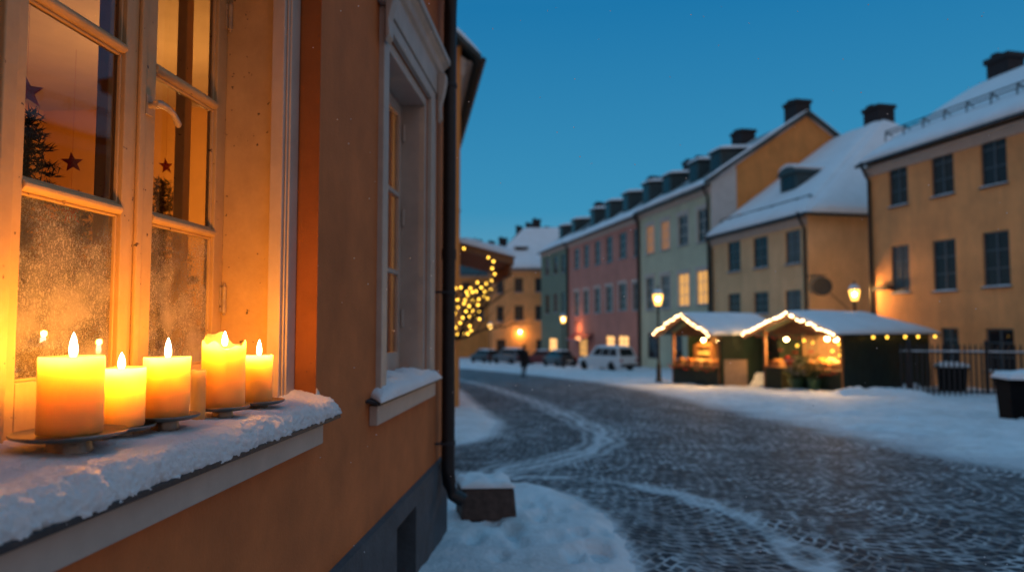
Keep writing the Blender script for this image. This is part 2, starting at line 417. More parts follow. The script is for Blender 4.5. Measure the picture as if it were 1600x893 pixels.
# ---------------------------------------------------------------- mesh builder
class MB:
    def __init__(s):
        s.v = []; s.f = []

    def quad(s, *p):
        n = len(s.v); s.v += [tuple(q) for q in p]; s.f.append(tuple(range(n, n + len(p)))); return s

    def box(s, x0, y0, z0, x1, y1, z1):
        n = len(s.v)
        s.v += [(x, y, z) for z in (z0, z1) for y in (y0, y1) for x in (x0, x1)]
        s.f += [tuple(n + i for i in f) for f in ((0, 2, 3, 1), (4, 5, 7, 6), (0, 1, 5, 4), (2, 6, 7, 3), (0, 4, 6, 2), (1, 3, 7, 5))]
        return s

    def hexa(s, b, t):
        """bottom 4 points and top 4 points, both counter-clockwise from above"""
        n = len(s.v); s.v += [tuple(q) for q in b] + [tuple(q) for q in t]
        s.f += [tuple(n + i for i in f) for f in ((3, 2, 1, 0), (4, 5, 6, 7), (0, 1, 5, 4), (1, 2, 6, 5), (2, 3, 7, 6), (3, 0, 4, 7))]
        return s

    def prism(s, poly, y0, y1):
        """polygon in x,z pushed along y"""
        n = len(s.v); k = len(poly)
        s.v += [(x, y0, z) for x, z in poly] + [(x, y1, z) for x, z in poly]
        s.f += [tuple(n + i for i in range(k)), tuple(n + k + i for i in reversed(range(k)))]
        s.f += [(n + (i + 1) % k, n + i, n + k + i, n + k + (i + 1) % k) for i in range(k)]
        return s

    def prismx(s, poly, x0, x1):
        n = len(s.v); k = len(poly)
        s.v += [(x0, y, z) for y, z in poly] + [(x1, y, z) for y, z in poly]
        s.f += [tuple(n + i for i in reversed(range(k))), tuple(n + k + i for i in range(k))]
        s.f += [(n + i, n + (i + 1) % k, n + k + (i + 1) % k, n + k + i) for i in range(k)]
        return s

    def lathe(s, prof, c=(0, 0, 0), n=24, fn=None):
        b = len(s.v)
        for j, (r, z) in enumerate(prof):
            for i in range(n):
                a = 2 * math.pi * i / n
                rr, zz = (r, z) if fn is None else fn(r, z, a, j)
                s.v.append((c[0] + rr * math.cos(a), c[1] + rr * math.sin(a), c[2] + zz))
        for j in range(len(prof) - 1):
            for i in range(n):
                k = (i + 1) % n
                s.f.append((b + j * n + i, b + j * n + k, b + (j + 1) * n + k, b + (j + 1) * n + i))
        s.f.append(tuple(b + i for i in reversed(range(n))))
        q = b + (len(prof) - 1) * n
        s.f.append(tuple(q + i for i in range(n)))
        return s

    def tube(s, path, r, n=8):
        path = [V(p) for p in path]
        b = len(s.v); up = V((0, 0, 1))
        for i, p in enumerate(path):
            d = (path[min(i + 1, len(path) - 1)] - path[max(i - 1, 0)]).normalized()
            x = d.cross(up if abs(d.z) < .95 else V((1, 0, 0))).normalized(); y = x.cross(d).normalized()
            rr = r[i] if isinstance(r, (list, tuple)) else r
            for k in range(n):
                a = 2 * math.pi * k / n
                s.v.append(tuple(p + x * (rr * math.cos(a)) + y * (rr * math.sin(a))))
        for i in range(len(path) - 1):
            for k in range(n):
                q = (k + 1) % n
                s.f.append((b + i * n + k, b + i * n + q, b + (i + 1) * n + q, b + (i + 1) * n + k))
        s.f.append(tuple(b + k for k in reversed(range(n))))
        q = b + (len(path) - 1) * n
        s.f.append(tuple(q + k for k in range(n)))
        return s

    def ball(s, c, r, n=8, m=6, sq=(1, 1, 1), jit=0):
        b = len(s.v)
        for j in range(m + 1):
            t = math.pi * j / m
            for i in range(n):
                a = 2 * math.pi * i / n
                q = r * (1 + random.uniform(-jit, jit)) if 0 < j < m else r
                s.v.append((c[0] + sq[0] * q * math.sin(t) * math.cos(a), c[1] + sq[1] * q * math.sin(t) * math.sin(a), c[2] + sq[2] * q * math.cos(t)))
        for j in range(m):
            for i in range(n):
                k = (i + 1) % n
                s.f.append((b + j * n + i, b + (j + 1) * n + i, b + (j + 1) * n + k, b + j * n + k))
        return s

    def pillow(s, c00, c10, c11, c01, nx=24, ny=12, th=.15, amp=.03, fr=1.5, pw=6, seed=0, droop=0):
        """snow lying on a four-cornered surface, rounded off to its edges"""
        c00, c10, c11, c01 = map(V, (c00, c10, c11, c01))
        nrm = ((c10 - c00).cross(c01 - c00) + (c11 - c10).cross(c01 - c11) * -1)
        nrm = (c11 - c00).cross(c01 - c10)
        nrm = nrm.normalized()
        if nrm.z < 0: nrm = -nrm
        b = len(s.v)
        us = [.5 - .5 * math.cos(math.pi * i / nx) for i in range(nx + 1)]
        vs = [.5 - .5 * math.cos(math.pi * j / ny) for j in range(ny + 1)]
        for lay in (1, 0):
            for v in vs:
                for u in us:
                    p = c00 * ((1 - u) * (1 - v)) + c10 * (u * (1 - v)) + c11 * (u * v) + c01 * ((1 - u) * v)
                    e = max(0, (1 - abs(2 * u - 1) ** pw)) ** .5 * max(0, (1 - abs(2 * v - 1) ** pw)) ** .5
                    if lay:
                        h = th * e + amp * e * noise.fractal(p * fr + V((seed, seed * 2, 0)), .8, 2, 4)
                        p = p + nrm * max(h, .002) + V((0, 0, -droop * (1 - e)))
                    s.v.append(tuple(p))
        k = (nx + 1) * (ny + 1)
        for j in range(ny):
            for i in range(nx):
                a = b + j * (nx + 1) + i
                s.f.append((a, a + 1, a + nx + 2, a + nx + 1))
                s.f.append((a + k, a + k + nx + 1, a + k + nx + 2, a + k + 1))
        return s

    def build(s, name, m=None, parent=None, smooth=0, bevel=0, seg=2, loc=None, rz=None):
        me = bpy.data.meshes.new(name)
        me.from_pydata([tuple(v) for v in s.v], [], s.f)
        me.validate()
        if m: me.materials.append(m)
        o = bpy.data.objects.new(name, me); C.objects.link(o)
        if parent: o.parent = parent
        if loc is not None: o.location = loc
        if rz is not None: o.rotation_euler.z = rz
        if smooth:
            me.polygons.foreach_set('use_smooth', [True] * len(me.polygons))
            me.set_sharp_from_angle(angle=R(smooth))
        if bevel:
            bv = o.modifiers.new('bevel', 'BEVEL'); bv.width = bevel; bv.segments = seg; bv.limit_method = 'ANGLE'
            bv.angle_limit = R(35)
        return o


def tag(o, label, cat, group=None, kind=None):
    o['label'] = label; o['category'] = cat
    if group: o['group'] = group
    if kind: o['kind'] = kind
    return o


def thing(name, label, cat, loc=(0, 0, 0), rz=0, group=None):
    o = bpy.data.objects.new(name, None); C.objects.link(o)
    o.empty_display_size = .2
    o.location = loc; o.rotation_euler = (0, 0, rz)
    return tag(o, label, cat, group)


def copy_tree(o, parent=None):
    c = o.copy(); C.objects.link(c)
    if parent: c.parent = parent
    for ch in list(o.children):
        if ch.name in C.objects: copy_tree(ch, c)
    return c


def lamp(loc, power, col, radius=.05):
    l = bpy.data.lights.new('lamp_light', 'POINT'); l.energy = power; l.color = col; l.shadow_soft_size = radius
    o = bpy.data.objects.new('lamp_light', l); C.objects.link(o); o.location = loc
    return o


# ================================================================= FOREGROUND HOUSE
U = V((.08, 1, 0)).normalized()
HA = math.atan2(U.y, U.x)
W0 = V((-1.0, 0, 0))
NO = V((U.y, -U.x, 0))


def wl(s, d, h):
    """wall coordinates: along the wall, out of the wall, height"""
    return W0 + U * s + NO * d + V((0, 0, h))


# note: s runs along U, so depth from the camera is about s * .9968
house = thing('ochre_house', 'ochre plastered house close on the left with candlelit window', 'house', W0, HA)


def facade(mb, x0, x1, z0, z1, holes, rev, y=0):
    xs = sorted({x0, x1, *[h[0] for h in holes], *[h[1] for h in holes]})
    zs = sorted({z0, z1, *[h[2] for h in holes], *[h[3] for h in holes]})
    for i in range(len(xs) - 1):
        for j in range(len(zs) - 1):
            cx, cz = (xs[i] + xs[i + 1]) / 2, (zs[j] + zs[j + 1]) / 2
            if any(h[0] < cx < h[1] and h[2] < cz < h[3] for h in holes): continue
            mb.quad((xs[i], y, zs[j]), (xs[i + 1], y, zs[j]), (xs[i + 1], y, zs[j + 1]), (xs[i], y, zs[j + 1]))
    for a, b, c, d in [h[:4] for h in holes if len(h) < 5]:
        mb.quad((a, y, c), (a, y, d), (a, y + rev, d), (a, y + rev, c))
        mb.quad((b, y, d), (b, y, c), (b, y + rev, c), (b, y + rev, d))
        mb.quad((a, y, d), (b, y, d), (b, y + rev, d), (a, y + rev, d))
        mb.quad((b, y, c), (a, y, c), (a, y + rev, c), (b, y + rev, c))


END = 5.68
TOP = 4.35
w = MB()
facade(w, -3, END, .47, TOP, [(.90, 2.81, 1.125, 3.02, 1), (3.79, 4.97, 1.12, 3.12)], .10)
w.quad((END, 0, .47), (END, 6, .47), (END, 6, TOP), (END, 0, TOP))
w.quad((-3, 0, -.4), (-3, 6, -.4), (-3, 6, TOP), (-3, 0, TOP))
w.quad((-3, 6, -.4), (END, 6, -.4), (END, 6, TOP), (-3, 6, TOP))
w.build('wall', M['plaster'], house)
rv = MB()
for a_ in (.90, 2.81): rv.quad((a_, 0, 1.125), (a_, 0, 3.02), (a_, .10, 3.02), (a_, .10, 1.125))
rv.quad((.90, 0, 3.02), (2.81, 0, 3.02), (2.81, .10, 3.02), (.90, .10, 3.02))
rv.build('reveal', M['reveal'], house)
pl = MB()
facade(pl, -3, END + .03, -.6, .47, [(4.05, 4.55, -.20, .36)], .25, -.03)
pl.quad((-3, -.03, .47), (END + .03, -.03, .47), (END + .03, .03, .49), (-3, .03, .49))
pl.quad((END + .03, -.03, -.6), (END + .03, 6, -.6), (END + .03, 6, .47), (END + .03, -.03, .47))
pl.build('plinth', M['plinth'], house)
ve = MB().box(4.05, .2, -.20, 4.55, .22, .36)
ve.build('cellar_vent', M['iron'], house)
# room behind the windows
rm = MB()
rm.quad((-2.5, .02, .3), (END - .1, .02, .3), (END - .1, 3.4, .3), (-2.5, 3.4, .3))
rm.quad((-2.5, 3.4, .3), (END - .1, 3.4, .3), (END - .1, 3.4, 3.6), (-2.5, 3.4, 3.6))
rm.quad((-2.5, .02, .3), (-2.5, 3.4, .3), (-2.5, 3.4, 3.6), (-2.5, .02, 3.6))
rm.quad((END - .1, .02, .3), (END - .1, .02, 3.6), (END - .1, 3.4, 3.6), (END - .1, 3.4, .3))
room = rm.build('room', M['roomochre'], house)
MB().quad((-2.5, .02, 3.3), (-2.5, 3.4, 3.3), (END - .1, 3.4, 3.3), (END - .1, .02, 3.3)).build('room_ceiling', M['room'], house)

# ---- main window: outer frame, sashes, panes
mw = MB()
mw.box(2.752, .112, 1.19, 2.838, .385, 3.0)                      # lining board at the far side
mw.box(.905, .112, 1.19, .955, .385, 3.0)
mw.box(.96, .112, 2.94, 2.75, .385, 3.015)
mw.box(.96, .34, 1.135, 2.75, .40, 1.215)                        # frame bottom
mw.box(1.622, .315, 1.217, 1.668, .40, 2.938)                    # mullion between the lights
win = mw.build('window', M['paint'], house, bevel=.004)
win.location.x = -.03
cs = MB()
cs.box(2.715, .10, 1.185, 2.750, .150, 3.0)
cs.box(2.752, .085, 1.185, 2.836, .110, 3.0)
cs.box(2.735, .092, 1.185, 2.750, .099, 3.0)
cs.build('casing', M['paint2'], win, bevel=.004)


def sash(a, b, pa, pb, zb=1.222, y0=.348, y1=.388):
    m = MB()
    m.box(a, y0, zb, pa, y1, 2.93); m.box(pb, y0, zb, b, y1, 2.93)
    m.box(pa, y0, zb, pb, y1, 1.36); m.box(pa, y0, 2.83, pb, y1, 2.93)
    for z in (1.85, 2.345):
        # muntin: bevelled weather face
        m.prismx([(y0 + .002, z - .016), (y0 - .008, z - .006), (y0 - .008, z + .004), (y0 + .004, z + .015), (y1 - .004, z + .015), (y1 - .004, z - .016)], pa, pb)
    # glazing bead
    for z0, z1 in ((1.36, 1.834), (1.865, 2.329), (2.36, 2.83)):
        t = .008
        m.box(pa, y0 + .012, z0, pa + t, y1 - .008, z1); m.box(pb - t, y0 + .012, z0, pb, y1 - .008, z1)
        m.box(pa + t, y0 + .012, z0, pb - t, y1 - .008, z0 + t)
        m.box(pa + t, y0 + .012, z1 - t, pb - t, y1 - .008, z1)
    m.build('sash', M['paint'], win, bevel=.003)
    for k, (z0, z1) in enumerate(((1.366, 1.828), (1.871, 2.323), (2.366, 2.824))):
        g = MB().quad((pa + .004, y0 + .022, z0), (pb - .004, y0 + .022, z0), (pb - .004, y0 + .022, z1), (pa + .004, y0 + .022, z1))
        g.build('pane', M['mist'] if k == 0 else M['glass'], win)


sash(.962, 1.618, 1.03, 1.55)
sash(1.672, 2.196, 1.733, 2.12)
sash(2.200, 2.750, 2.28, 2.68)
# cover strip on the meeting stiles
MB().prismx([(.334, 1.24), (.347, 1.24), (.347, 2.92), (.334, 2.92)], 2.178, 2.206).build('meeting_strip', M['paint'], win, bevel=.004)
# inner sashes (double glazing)
inn = MB()
for a in (1.0, 1.58, 2.26, 2.72):
    inn.box(a, .50, 1.25, a + .05, .54, 2.93)
inn.box(.96, .50, 1.2, 2.75, .54, 1.248); inn.box(.96, .50, 2.935, 2.75, .54, 3.0)
inn.build('inner_sash', M['paint'], win, bevel=.004)
MB().box(.9, .41, 1.10, 3.5, 1.02, 1.148).build('inner_sill', M['paint'], win, bevel=.004)
# handle
hd = MB()
hd.lathe([(.001, 0), (.02, 0), (.022, .004), (.018, .010), (.009, .012)], n=16)
hv = [(x, -.0, 0) for x in ()]
hb = MB()
hz = 2.205
for i in range(16):
    pass
hb.tube([(2.235, .348, hz), (2.235, .315, hz)], .011, 12)
hb.prismx([(.340, hz - .032), (.348, hz - .032), (.348, hz + .032), (.340, hz + .032)], 2.217, 2.253)
hb.tube([(2.222, .312, hz + .002), (2.245, .310, hz + .006), (2.275, .307, hz + .004), (2.31, .305, hz - .006), (2.33, .305, hz - .022), (2.343, .306, hz - .034), (2.348, .307, hz - .040)],
        [.010, .0125, .0105, .0095, .0105, .0115, .006], 12)
hb.build('handle', M['brass'], win, smooth=50)
for zc in (1.60, 2.72):
    hg = MB()
    hg.lathe([(.001, -.062), (.006, -.060), (.004, -.054), (.0085, -.05), (.0085, -.002), (.0075, 0), (.0085, .002), (.0085, .05), (.004, .054), (.006, .058), (.001, .064)], (2.742, .334, zc), 12)
    hg.box(2.728, .341, zc - .048, 2.748, .347, zc + .048)
    hg.build('hinge', M['brass'], win, smooth=40)

# ---- sill
MB().prismx([(-.084, 1.130), (-.082, 1.144), (.338, 1.178), (.338, 1.164)], .86, 2.902).build('sill', M['flashing'], win, bevel=.002)
MB().prismx([(-.050, 1.045), (-.050, 1.120), (-.001, 1.124), (-.001, 1.045)], .90, 2.765).build('sill_board', M['paint2'], house, bevel=.005)


def sill_snow():
    m = MB()
    s0, s1, NS, ND = .86, 2.885, 620, 110
    for i in range(NS + 1):
        s = s0 + (s1 - s0) * i / NS
        e = min(1, max(0, (s1 - s) / .055)); e = math.sqrt(max(0, 1 - (1 - e) ** 2)) if e < 1 else 1
        fd = .066 + .010 * noise.fractal(V((s * 9, 3, 0)), 1, 2, 3)
        top = 1.226 + .006 * noise.noise(V((s * 4, 8, 0)))
        cut = 2.81
        for j in range(ND + 1):
            v = j / ND
            if v < .72:
                q = v / .72
                d = -.335 + (fd - .035 + .335) * q
                h = top + .010 * (q > .9) * 0 - .012 * max(0, q - .55) / .45
                hn = top
            else:
                a = (v - .72) / .28 * R(112)
                d = fd - .035 + .050 * math.sin(a)
                h = top - .012 - .056 * (1 - math.cos(a)) 
            n1 = noise.fractal(V((s * 16, d * 16, h * 16)), .9, 2, 3)
            n2 = noise.fractal(V((s * 75, d * 75, h * 75)), .8, 2, 3)
            n3 = noise.noise(V((s * 240, d * 240, h * 240)))
            # banked up against the reveal at the far end
            bank = .030 * math.exp(-((s - 2.80) / .09) ** 2) * max(0, min(1, (.04 - d) / .1))
            ripple = .004 * math.sin(s * 120 + 3 * n1) * max(0, (v - .74) / .26)
            for cs_, cd_, cr_ in ((1.605, -.13, .118), (1.805, -.146, .086), (1.945, -.105, .088), (2.2, -.072, .08), (2.46, -.078, .09)):
                dd_ = math.hypot(s - cs_, d - cd_)
                if dd_ < .2: h -= .004 * math.exp(-((max(0, dd_ - cr_ * .8)) / .03) ** 2)
            base = 1.147 if d > -.08 else 1.15
            bank *= 1 if s < cut else max(0, 1 - (s - cut) / .04)
            h = h + bank * .8 + .005 * noise.noise(V((s * 5, d * 7, 1))) + (.003 + .004 * max(0, min(1, (v - .6) * 6))) * n1 + (.002 + .002 * max(0, min(1, (v - .6) * 6))) * n2 + .0013 * n3
            h = base + (h - base) * e
            d += ripple * .6 + (.008 * n1 + .006 * n2 + .0025 * n3) * max(0, min(1, (v - .6) * 5))
            if s > cut and d < .004: d = .004 + (d + .335) * .002
            m.v.append((s, -d, h))
    for i in range(NS):
        for j in range(ND):
            a = i * (ND + 1) + j
            m.f.append((a, a + 1, a + ND + 2, a + ND + 1))
    return m.build('sill_snow', M['sillsnow'], None, smooth=80, loc=W0, rz=HA)


def sillsnow_mat():
    m, nt, N, L, p = mk('powder_snow')
    p.inputs['Base Color'].default_value = (.87, .88, .90, 1)
    p.inputs['Roughness'].default_value = .6
    p.inputs['Specular IOR Level'].default_value = .3
    p.inputs['Subsurface Weight'].default_value = .5
    p.inputs['Subsurface Radius'].default_value = (1, .9, .8); p.inputs['Subsurface Scale'].default_value = .006
    tc = N.new('ShaderNodeTexCoord')
    n = N.new('ShaderNodeTexNoise'); n.inputs['Scale'].default_value = 260; n.inputs['Detail'].default_value = 4
    L.new(tc.outputs['Object'], n.inputs[0])
    n2 = N.new('ShaderNodeTexVoronoi'); n2.inputs['Scale'].default_value = 420
    L.new(tc.outputs['Object'], n2.inputs['Vector'])
    ad = N.new('ShaderNodeMath'); L.new(n.outputs[0], ad.inputs[0]); L.new(n2.outputs['Distance'], ad.inputs[1])
    b = N.new('ShaderNodeBump'); b.inputs['Strength'].default_value = .7; b.inputs['Distance'].default_value = .003
    L.new(ad.outputs[0], b.inputs['Height']); L.new(b.outputs[0], p.inputs['Normal'])
    return m


M['sillsnow'] = sillsnow_mat()
tag(sill_snow(), 'powdery snow lying along the candlelit window sill', 'snow', kind='stuff')

# ---- second window
w2 = MB()
w2.box(3.68, -.03, 1.14, 3.788, .005, 3.20); w2.box(4.972, -.03, 1.14, 5.14, .005, 3.20)
w2.box(3.792, -.03, 3.122, 4.968, .005, 3.20)
w2.box(4.91, .005, 1.16, 4.967, .24, 3.115); w2.box(3.793, .005, 1.16, 3.85, .24, 3.115)
w2.box(3.855, .005, 3.05, 4.905, .24, 3.115)
win2 = w2.build('window', M['paint2'], house, bevel=.005)
s2 = MB()
for a, b, pa, pb in ((3.853, 4.375, 3.91, 4.31), (4.385, 4.907, 4.44, 4.85)):
    s2.box(a, .17, 1.2, pa, .21, 3.04); s2.box(pb, .17, 1.2, b, .21, 3.04)
    s2.box(pa, .17, 1.2, pb, .21, 1.32); s2.box(pa, .17, 2.96, pb, .21, 3.04)
    for z in (1.86, 2.40): s2.box(pa, .168, z - .015, pb, .208, z + .015)
    for z0, z1 in ((1.33, 1.84), (1.88, 2.38), (2.42, 2.95)):
        MB().quad((pa + .002, .19, z0), (pb - .002, .19, z0), (pb - .002, .19, z1), (pa + .002, .19, z1)).build('pane', M['glass'], win2)
s2.build('sash', M['paint2'], win2, bevel=.004)
for zc in (1.55, 2.25, 2.85):
    MB().tube([(4.90, .155, zc - .06), (4.90, .155, zc + .06)], .012, 10).build('hinge', M['paint2'], win2)
MB().prismx([(-.075, 1.105), (-.073, 1.119), (.16, 1.165), (.16, 1.15)], 3.50, 5.16).build('sill', M['flashing'], win2, bevel=.002)
MB().prismx([(-.045, 1.00), (-.045, 1.098), (-.001, 1.10), (-.001, 1.00)], 3.56, 5.10).build('sill_board', M['paint2'], house, bevel=.005)
cu = MB()  # added brown screen, keeps the lit room from glowing through these panes
for i in range(80):
    xa, xb = 3.81 + i * .022, 3.80 + (i + 1) * .022
    ya, yb = .30 + .02 * math.sin(i * 1.1), .30 + .02 * math.sin((i + 1) * 1.1)
    cu.quad((xa, ya, 1.16), (xb, yb, 1.16), (xb, yb, 3.1), (xa, ya, 3.1))
cu.quad((3.808, .02, 1.12), (3.808, .31, 1.12), (3.808, .31, 3.2), (3.808, .02, 3.2))  # flaps at ends, top and bottom added to stop room light leaking round
cu.quad((3.80, .24, 3.1), (5.56, .24, 3.1), (5.56, .33, 3.1), (3.80, .33, 3.1))
cu.quad((5.565, .03, 1.0), (5.565, .33, 1.0), (5.565, .33, 3.2), (5.565, .03, 3.2))
cu.quad((3.80, .24, 1.16), (5.56, .24, 1.16), (5.56, .33, 1.16), (3.80, .33, 1.16))
cu.build('light_screen', M['light_screen'], win2, smooth=80)
hood = MB()
hood.prismx([(-.001, 3.205), (-.04, 3.205), (-.04, 3.36), (-.065, 3.38), (-.07, 3.42), (-.10, 3.45), (-.115, 3.455), (-.115, 3.50), (-.001, 3.54)], 3.62, 5.26)
hood.build('window_hood', M['paint2'], win2, bevel=.006)
for xa in (3.64, 5.13):
    MB().prismx([(-.042, 3.0), (-.066, 3.03), (-.060, 3.12), (-.085, 3.22), (-.10, 3.30), (-.10, 3.36), (-.042, 3.355)], xa, xa + .09).build('console', M['paint2'], win2, bevel=.006)
sn = MB().pillow((3.48, -.085, 1.120), (5.17, -.085, 1.120), (4.965, .15, 1.165), (3.795, .15, 1.165), 60, 14, .065, .02, 8, 5)
tag(sn.build('sill_snow', M['snow'], None, smooth=80, loc=W0, rz=HA), 'small snow drift on the sill of the second, unlit window', 'snow', kind='stuff')

# ---- eave, gutter, downpipe
MB().hexa([(-3, -.36, 4.30), (END + .12, -.36, 4.30), (END + .12, .02, 4.33), (-3, .02, 4.33)],
          [(-3, -.36, 4.38), (END + .12, -.36, 4.38), (END + .12, .02, 4.42), (-3, .02, 4.42)]).build('eave', M['wood'], house)
rf = MB().hexa([(-3, -.40, 4.385), (END + .16, -.40, 4.385), (END + .16, 3, 6.9), (-3, 3, 6.9)],
               [(-3, -.40, 4.43), (END + .16, -.40, 4.43), (END + .16, 3, 6.95), (-3, 3, 6.95)])
rf.hexa([(-3, 3.0, 6.9), (END + .16, 3.0, 6.9), (END + .16, 6.4, 4.385), (-3, 6.4, 4.385)],
        [(-3, 3.0, 6.95), (END + .16, 3.0, 6.95), (END + .16, 6.4, 4.43), (-3, 6.4, 4.43)])
roof = rf.build('roof', M['slate'], house)
MB().pillow((-3, -.42, 4.43), (END + .16, -.42, 4.43), (END + .16, 2.9, 6.87), (-3, 2.9, 6.87), 40, 14, .16, .03).build('roof_snow', M['snow'], roof, smooth=80)
PS = 5.38
pipe = MB()
pipe.tube([(PS + .1, -.44, 4.36), (PS + .06, -.40, 4.28), (PS, -.28, 4.20), (PS, -.14, 4.12), (PS, -.095, 4.02), (PS, -.09, 3.9), (PS, -.09, .42), (PS, -.10, .32), (PS, -.13, .24), (PS + .005, -.21, .19)], .051, 20)
pipe.tube([(PS, -.09, 2.0), (PS, -.09, 2.08)], .057, 20)
dp = pipe.build('downpipe', M['dark_metal'], house, smooth=50)
for z in (3.35, 1.75, .62):
    c = MB().lathe([(.052, -.014), (.058, -.014), (.058, .014), (.052, .014)], (PS, -.09, z), 20)
    c.box(PS - .07, -.094, z - .008, PS - .05, -.002, z + .008)
    c.build('pipe_clamp', M['flashing'], dp, smooth=40)
gt = MB()
prof = [(-.36 - .07 + .07 * math.cos(a), 4.38 + .07 * math.sin(a)) for a in [math.pi + math.pi * k / 8 for k in range(9)]]
prof += [(y, z + .006) for y, z in reversed([(-.43 + .06 * math.cos(a), 4.38 + .06 * math.sin(a)) for a in [math.pi + math.pi * k / 8 for k in range(9)]])]
gt.prismx(prof, -3, END + .12)
gt.build('gutter', M['dark_metal'], house, smooth=40)

# ================================================================= CANDLES
def candle(s, d, base, r, h, label, wax='wax', rimf=None, flame=True, power=1.5, saucer=None, lean=0, seed=0, drip=0):
    loc = wl(s, d, base)
    c = thing('candle', label, 'candle', loc, 0, 'candles on the window sill')
    well = h - .022
    prof = [(r * .97, 0), (r, .004), (r, h * .2), (r, h * .4), (r, h * .6), (r, h * .75), (r, h * .88), (r, h - .004), (r * .985, h), (r * .93, h - .001),
            (r * .86, h - .008), (r * .74, well + .003), (r * .5, well), (r * .15, well - .001)]
    if r < .03:
        prof = [(r * .97, 0), (r, .004), (r, h * .3), (r, h * .6), (r * .97, h * .85), (r * 1.02, h * .93), (r * .9, h - .002), (r * .6, h - .001), (r * .3, h - .006)]

    def fn(rr, z, a, j):
        q = noise.noise(V((math.cos(a) * 1.5 + seed, math.sin(a) * 1.5, z * 9)))
        rr2 = rr * (1 + .018 * q)
        if rimf and z > h * .5:
            z = z + rimf(a) * ((z / h - .5) * 2) ** 2 * (1 if rr > r * .9 else .25)
        if drip and rr > r * .9 and z < h:
            for k in range(drip):
                ac = seed + k * 1.9; da = (a - ac + math.pi) % (2 * math.pi) - math.pi
                ln = .3 + .5 * ((k * 37 % 10) / 10)
                if z > h * (1 - ln): rr2 += r * .10 * math.exp(-(da / .13) ** 2)
        return rr2, z
    MB().lathe(prof, n=96, fn=fn).build('wax', M[wax], c, smooth=60)
    if flame:
        wk = MB(); wk.tube([(0, 0, well - .002), (.001, 0, well + .008), (.003, .001, well + .016)], .0016, 6); wk.build('wick', M['wick'], c)
        fh = .056 * min(1.0, r / .05) * (1 + .16 * math.sin(seed * 2.3))
        zb = well + .013
        pr = []
        for k in range(15):
            t = k / 14
            pr.append((max(.0003, .0088 * (math.sin(math.pi * t ** .68) ** .75)), zb + fh * t))
        MB().lathe(pr, (.002, 0, 0), 16).build('flame', M['flame'], c, smooth=70)
        lamp(loc + V((0, 0, zb + fh * .85)), power, (1, .325, .014), .010)
    if saucer:
        rs = saucer
        sc = thing('saucer', label.replace('candle', 'candle').split(' candle')[0] and SA[label], 'saucer', loc - V((0, 0, .001)), 0, 'pewter saucers under the candles')
        zf = 1.200 - base
        p = [(rs * .42, zf), (rs * .45, zf + .004), (rs * .36, -.013), (rs * .40, -.011), (rs * .8, -.009), (rs * .97, -.003), (rs, .002), (rs * .985, .004), (rs * .93, .0005), (rs * .78, -.0045), (rs * .3, -.0015), (.002, -.0012)]
        MB().lathe(p, n=64).build('dish', M['pewter'], sc, smooth=50)
    return c


L1 = 'big flat-topped pillar candle nearest the camera, leftmost on the sill'
L2 = 'bright short pillar candle second from the left, white hot near its top'
L3 = 'plain straight pillar candle in the middle, left of the thin candle'
L4 = 'thin burnt-down unlit candle stub between the thick pillars'
L5 = 'tallest candle with a ragged melted rim and a drip down its side'
L6 = 'slim pillar candle farthest along the sill, beside the window lining'
SA = {L1: 'wide pewter saucer under the biggest, leftmost candle', L2: 'pewter saucer under the bright candle second from the left',
      L3: 'pewter saucer under the plain candle left of the thin stub', L5: 'pewter saucer under the tall candle with ragged rim',
      L6: 'pewter saucer under the slim candle farthest along'}
PW = 3.5
candle(1.605, -.13, 1.258, .066, .172, L1, saucer=.118, power=1.2 * PW, seed=1)
candle(1.805, -.146, 1.245, .059, .148, L2, 'waxpale', saucer=.086, power=1.9 * PW, seed=2)
candle(1.945, -.105, 1.254, .0595, .160, L3, saucer=.088, power=1.5 * PW, seed=3)
candle(2.10, -.098, 1.205, .021, .165, L4, flame=False, seed=4, rimf=lambda a: .008 * math.sin(2 * a + 1))
candle(2.20, -.072, 1.250, .064, .190, L5, saucer=.080, power=1.0 * PW, seed=5.2, drip=3,
       rimf=lambda a: .030 * max(0, math.cos(a - 2.6)) + .010 * math.sin(3 * a + 1) + .006 * math.sin(7 * a))
candle(2.46, -.078, 1.240, .048, .158, L6, saucer=.090, power=1.2 * PW, seed=6)

# ================================================================= CHRISTMAS TREES AND STARS INSIDE
def fir(loc, h, w, label, seed, tilt=0):
    rnd = random.Random(seed)
    t = thing('fir_tree', label, 'tree', loc)
    st = MB(); st.tube([(0, 0, 0), (0, 0, h * .5), (0, 0, h)], [.012, .008, .003], 6); st.build('trunk', M['bark'], t)
    cr = MB()
    nb = int(h * 230)
    for i in range(nb):
        f = (i + rnd.random()) / nb
        z = .05 + (h - .05) * f
        ln = w * (1 - f) ** .8 * rnd.uniform(.65, 1.1) + .03
        a = i * 2.4 + rnd.uniform(-.4, .4)
        d = V((math.cos(a), math.sin(a), rnd.uniform(-.15, .35)))
        p0 = V((0, 0, z)); n = int(ln / .0075)
        for k in range(n):
            q = p0 + d * (ln * k / n) + V((0, 0, -.12 * (k / n) ** 2 * ln))
            for m in range(4):
                e = (d * rnd.uniform(.25, .8) + V((rnd.uniform(-1, 1), rnd.uniform(-1, 1), rnd.uniform(-.7, 1)))).normalized()
                sd = e.cross(V((rnd.uniform(-1, 1), rnd.uniform(-1, 1), 1))).normalized() * .0028
                cr.quad(q - sd, q + sd, q + e * rnd.uniform(.020, .036))
    cr.build('foliage', M['needle'], t)
    pt = MB().lathe([(.05, -.0), (.065, .09), (.07, .10), (.06, .10), (.05, .085)], n=20); pt.build('pot', M['basket'], t, smooth=40)
    return t


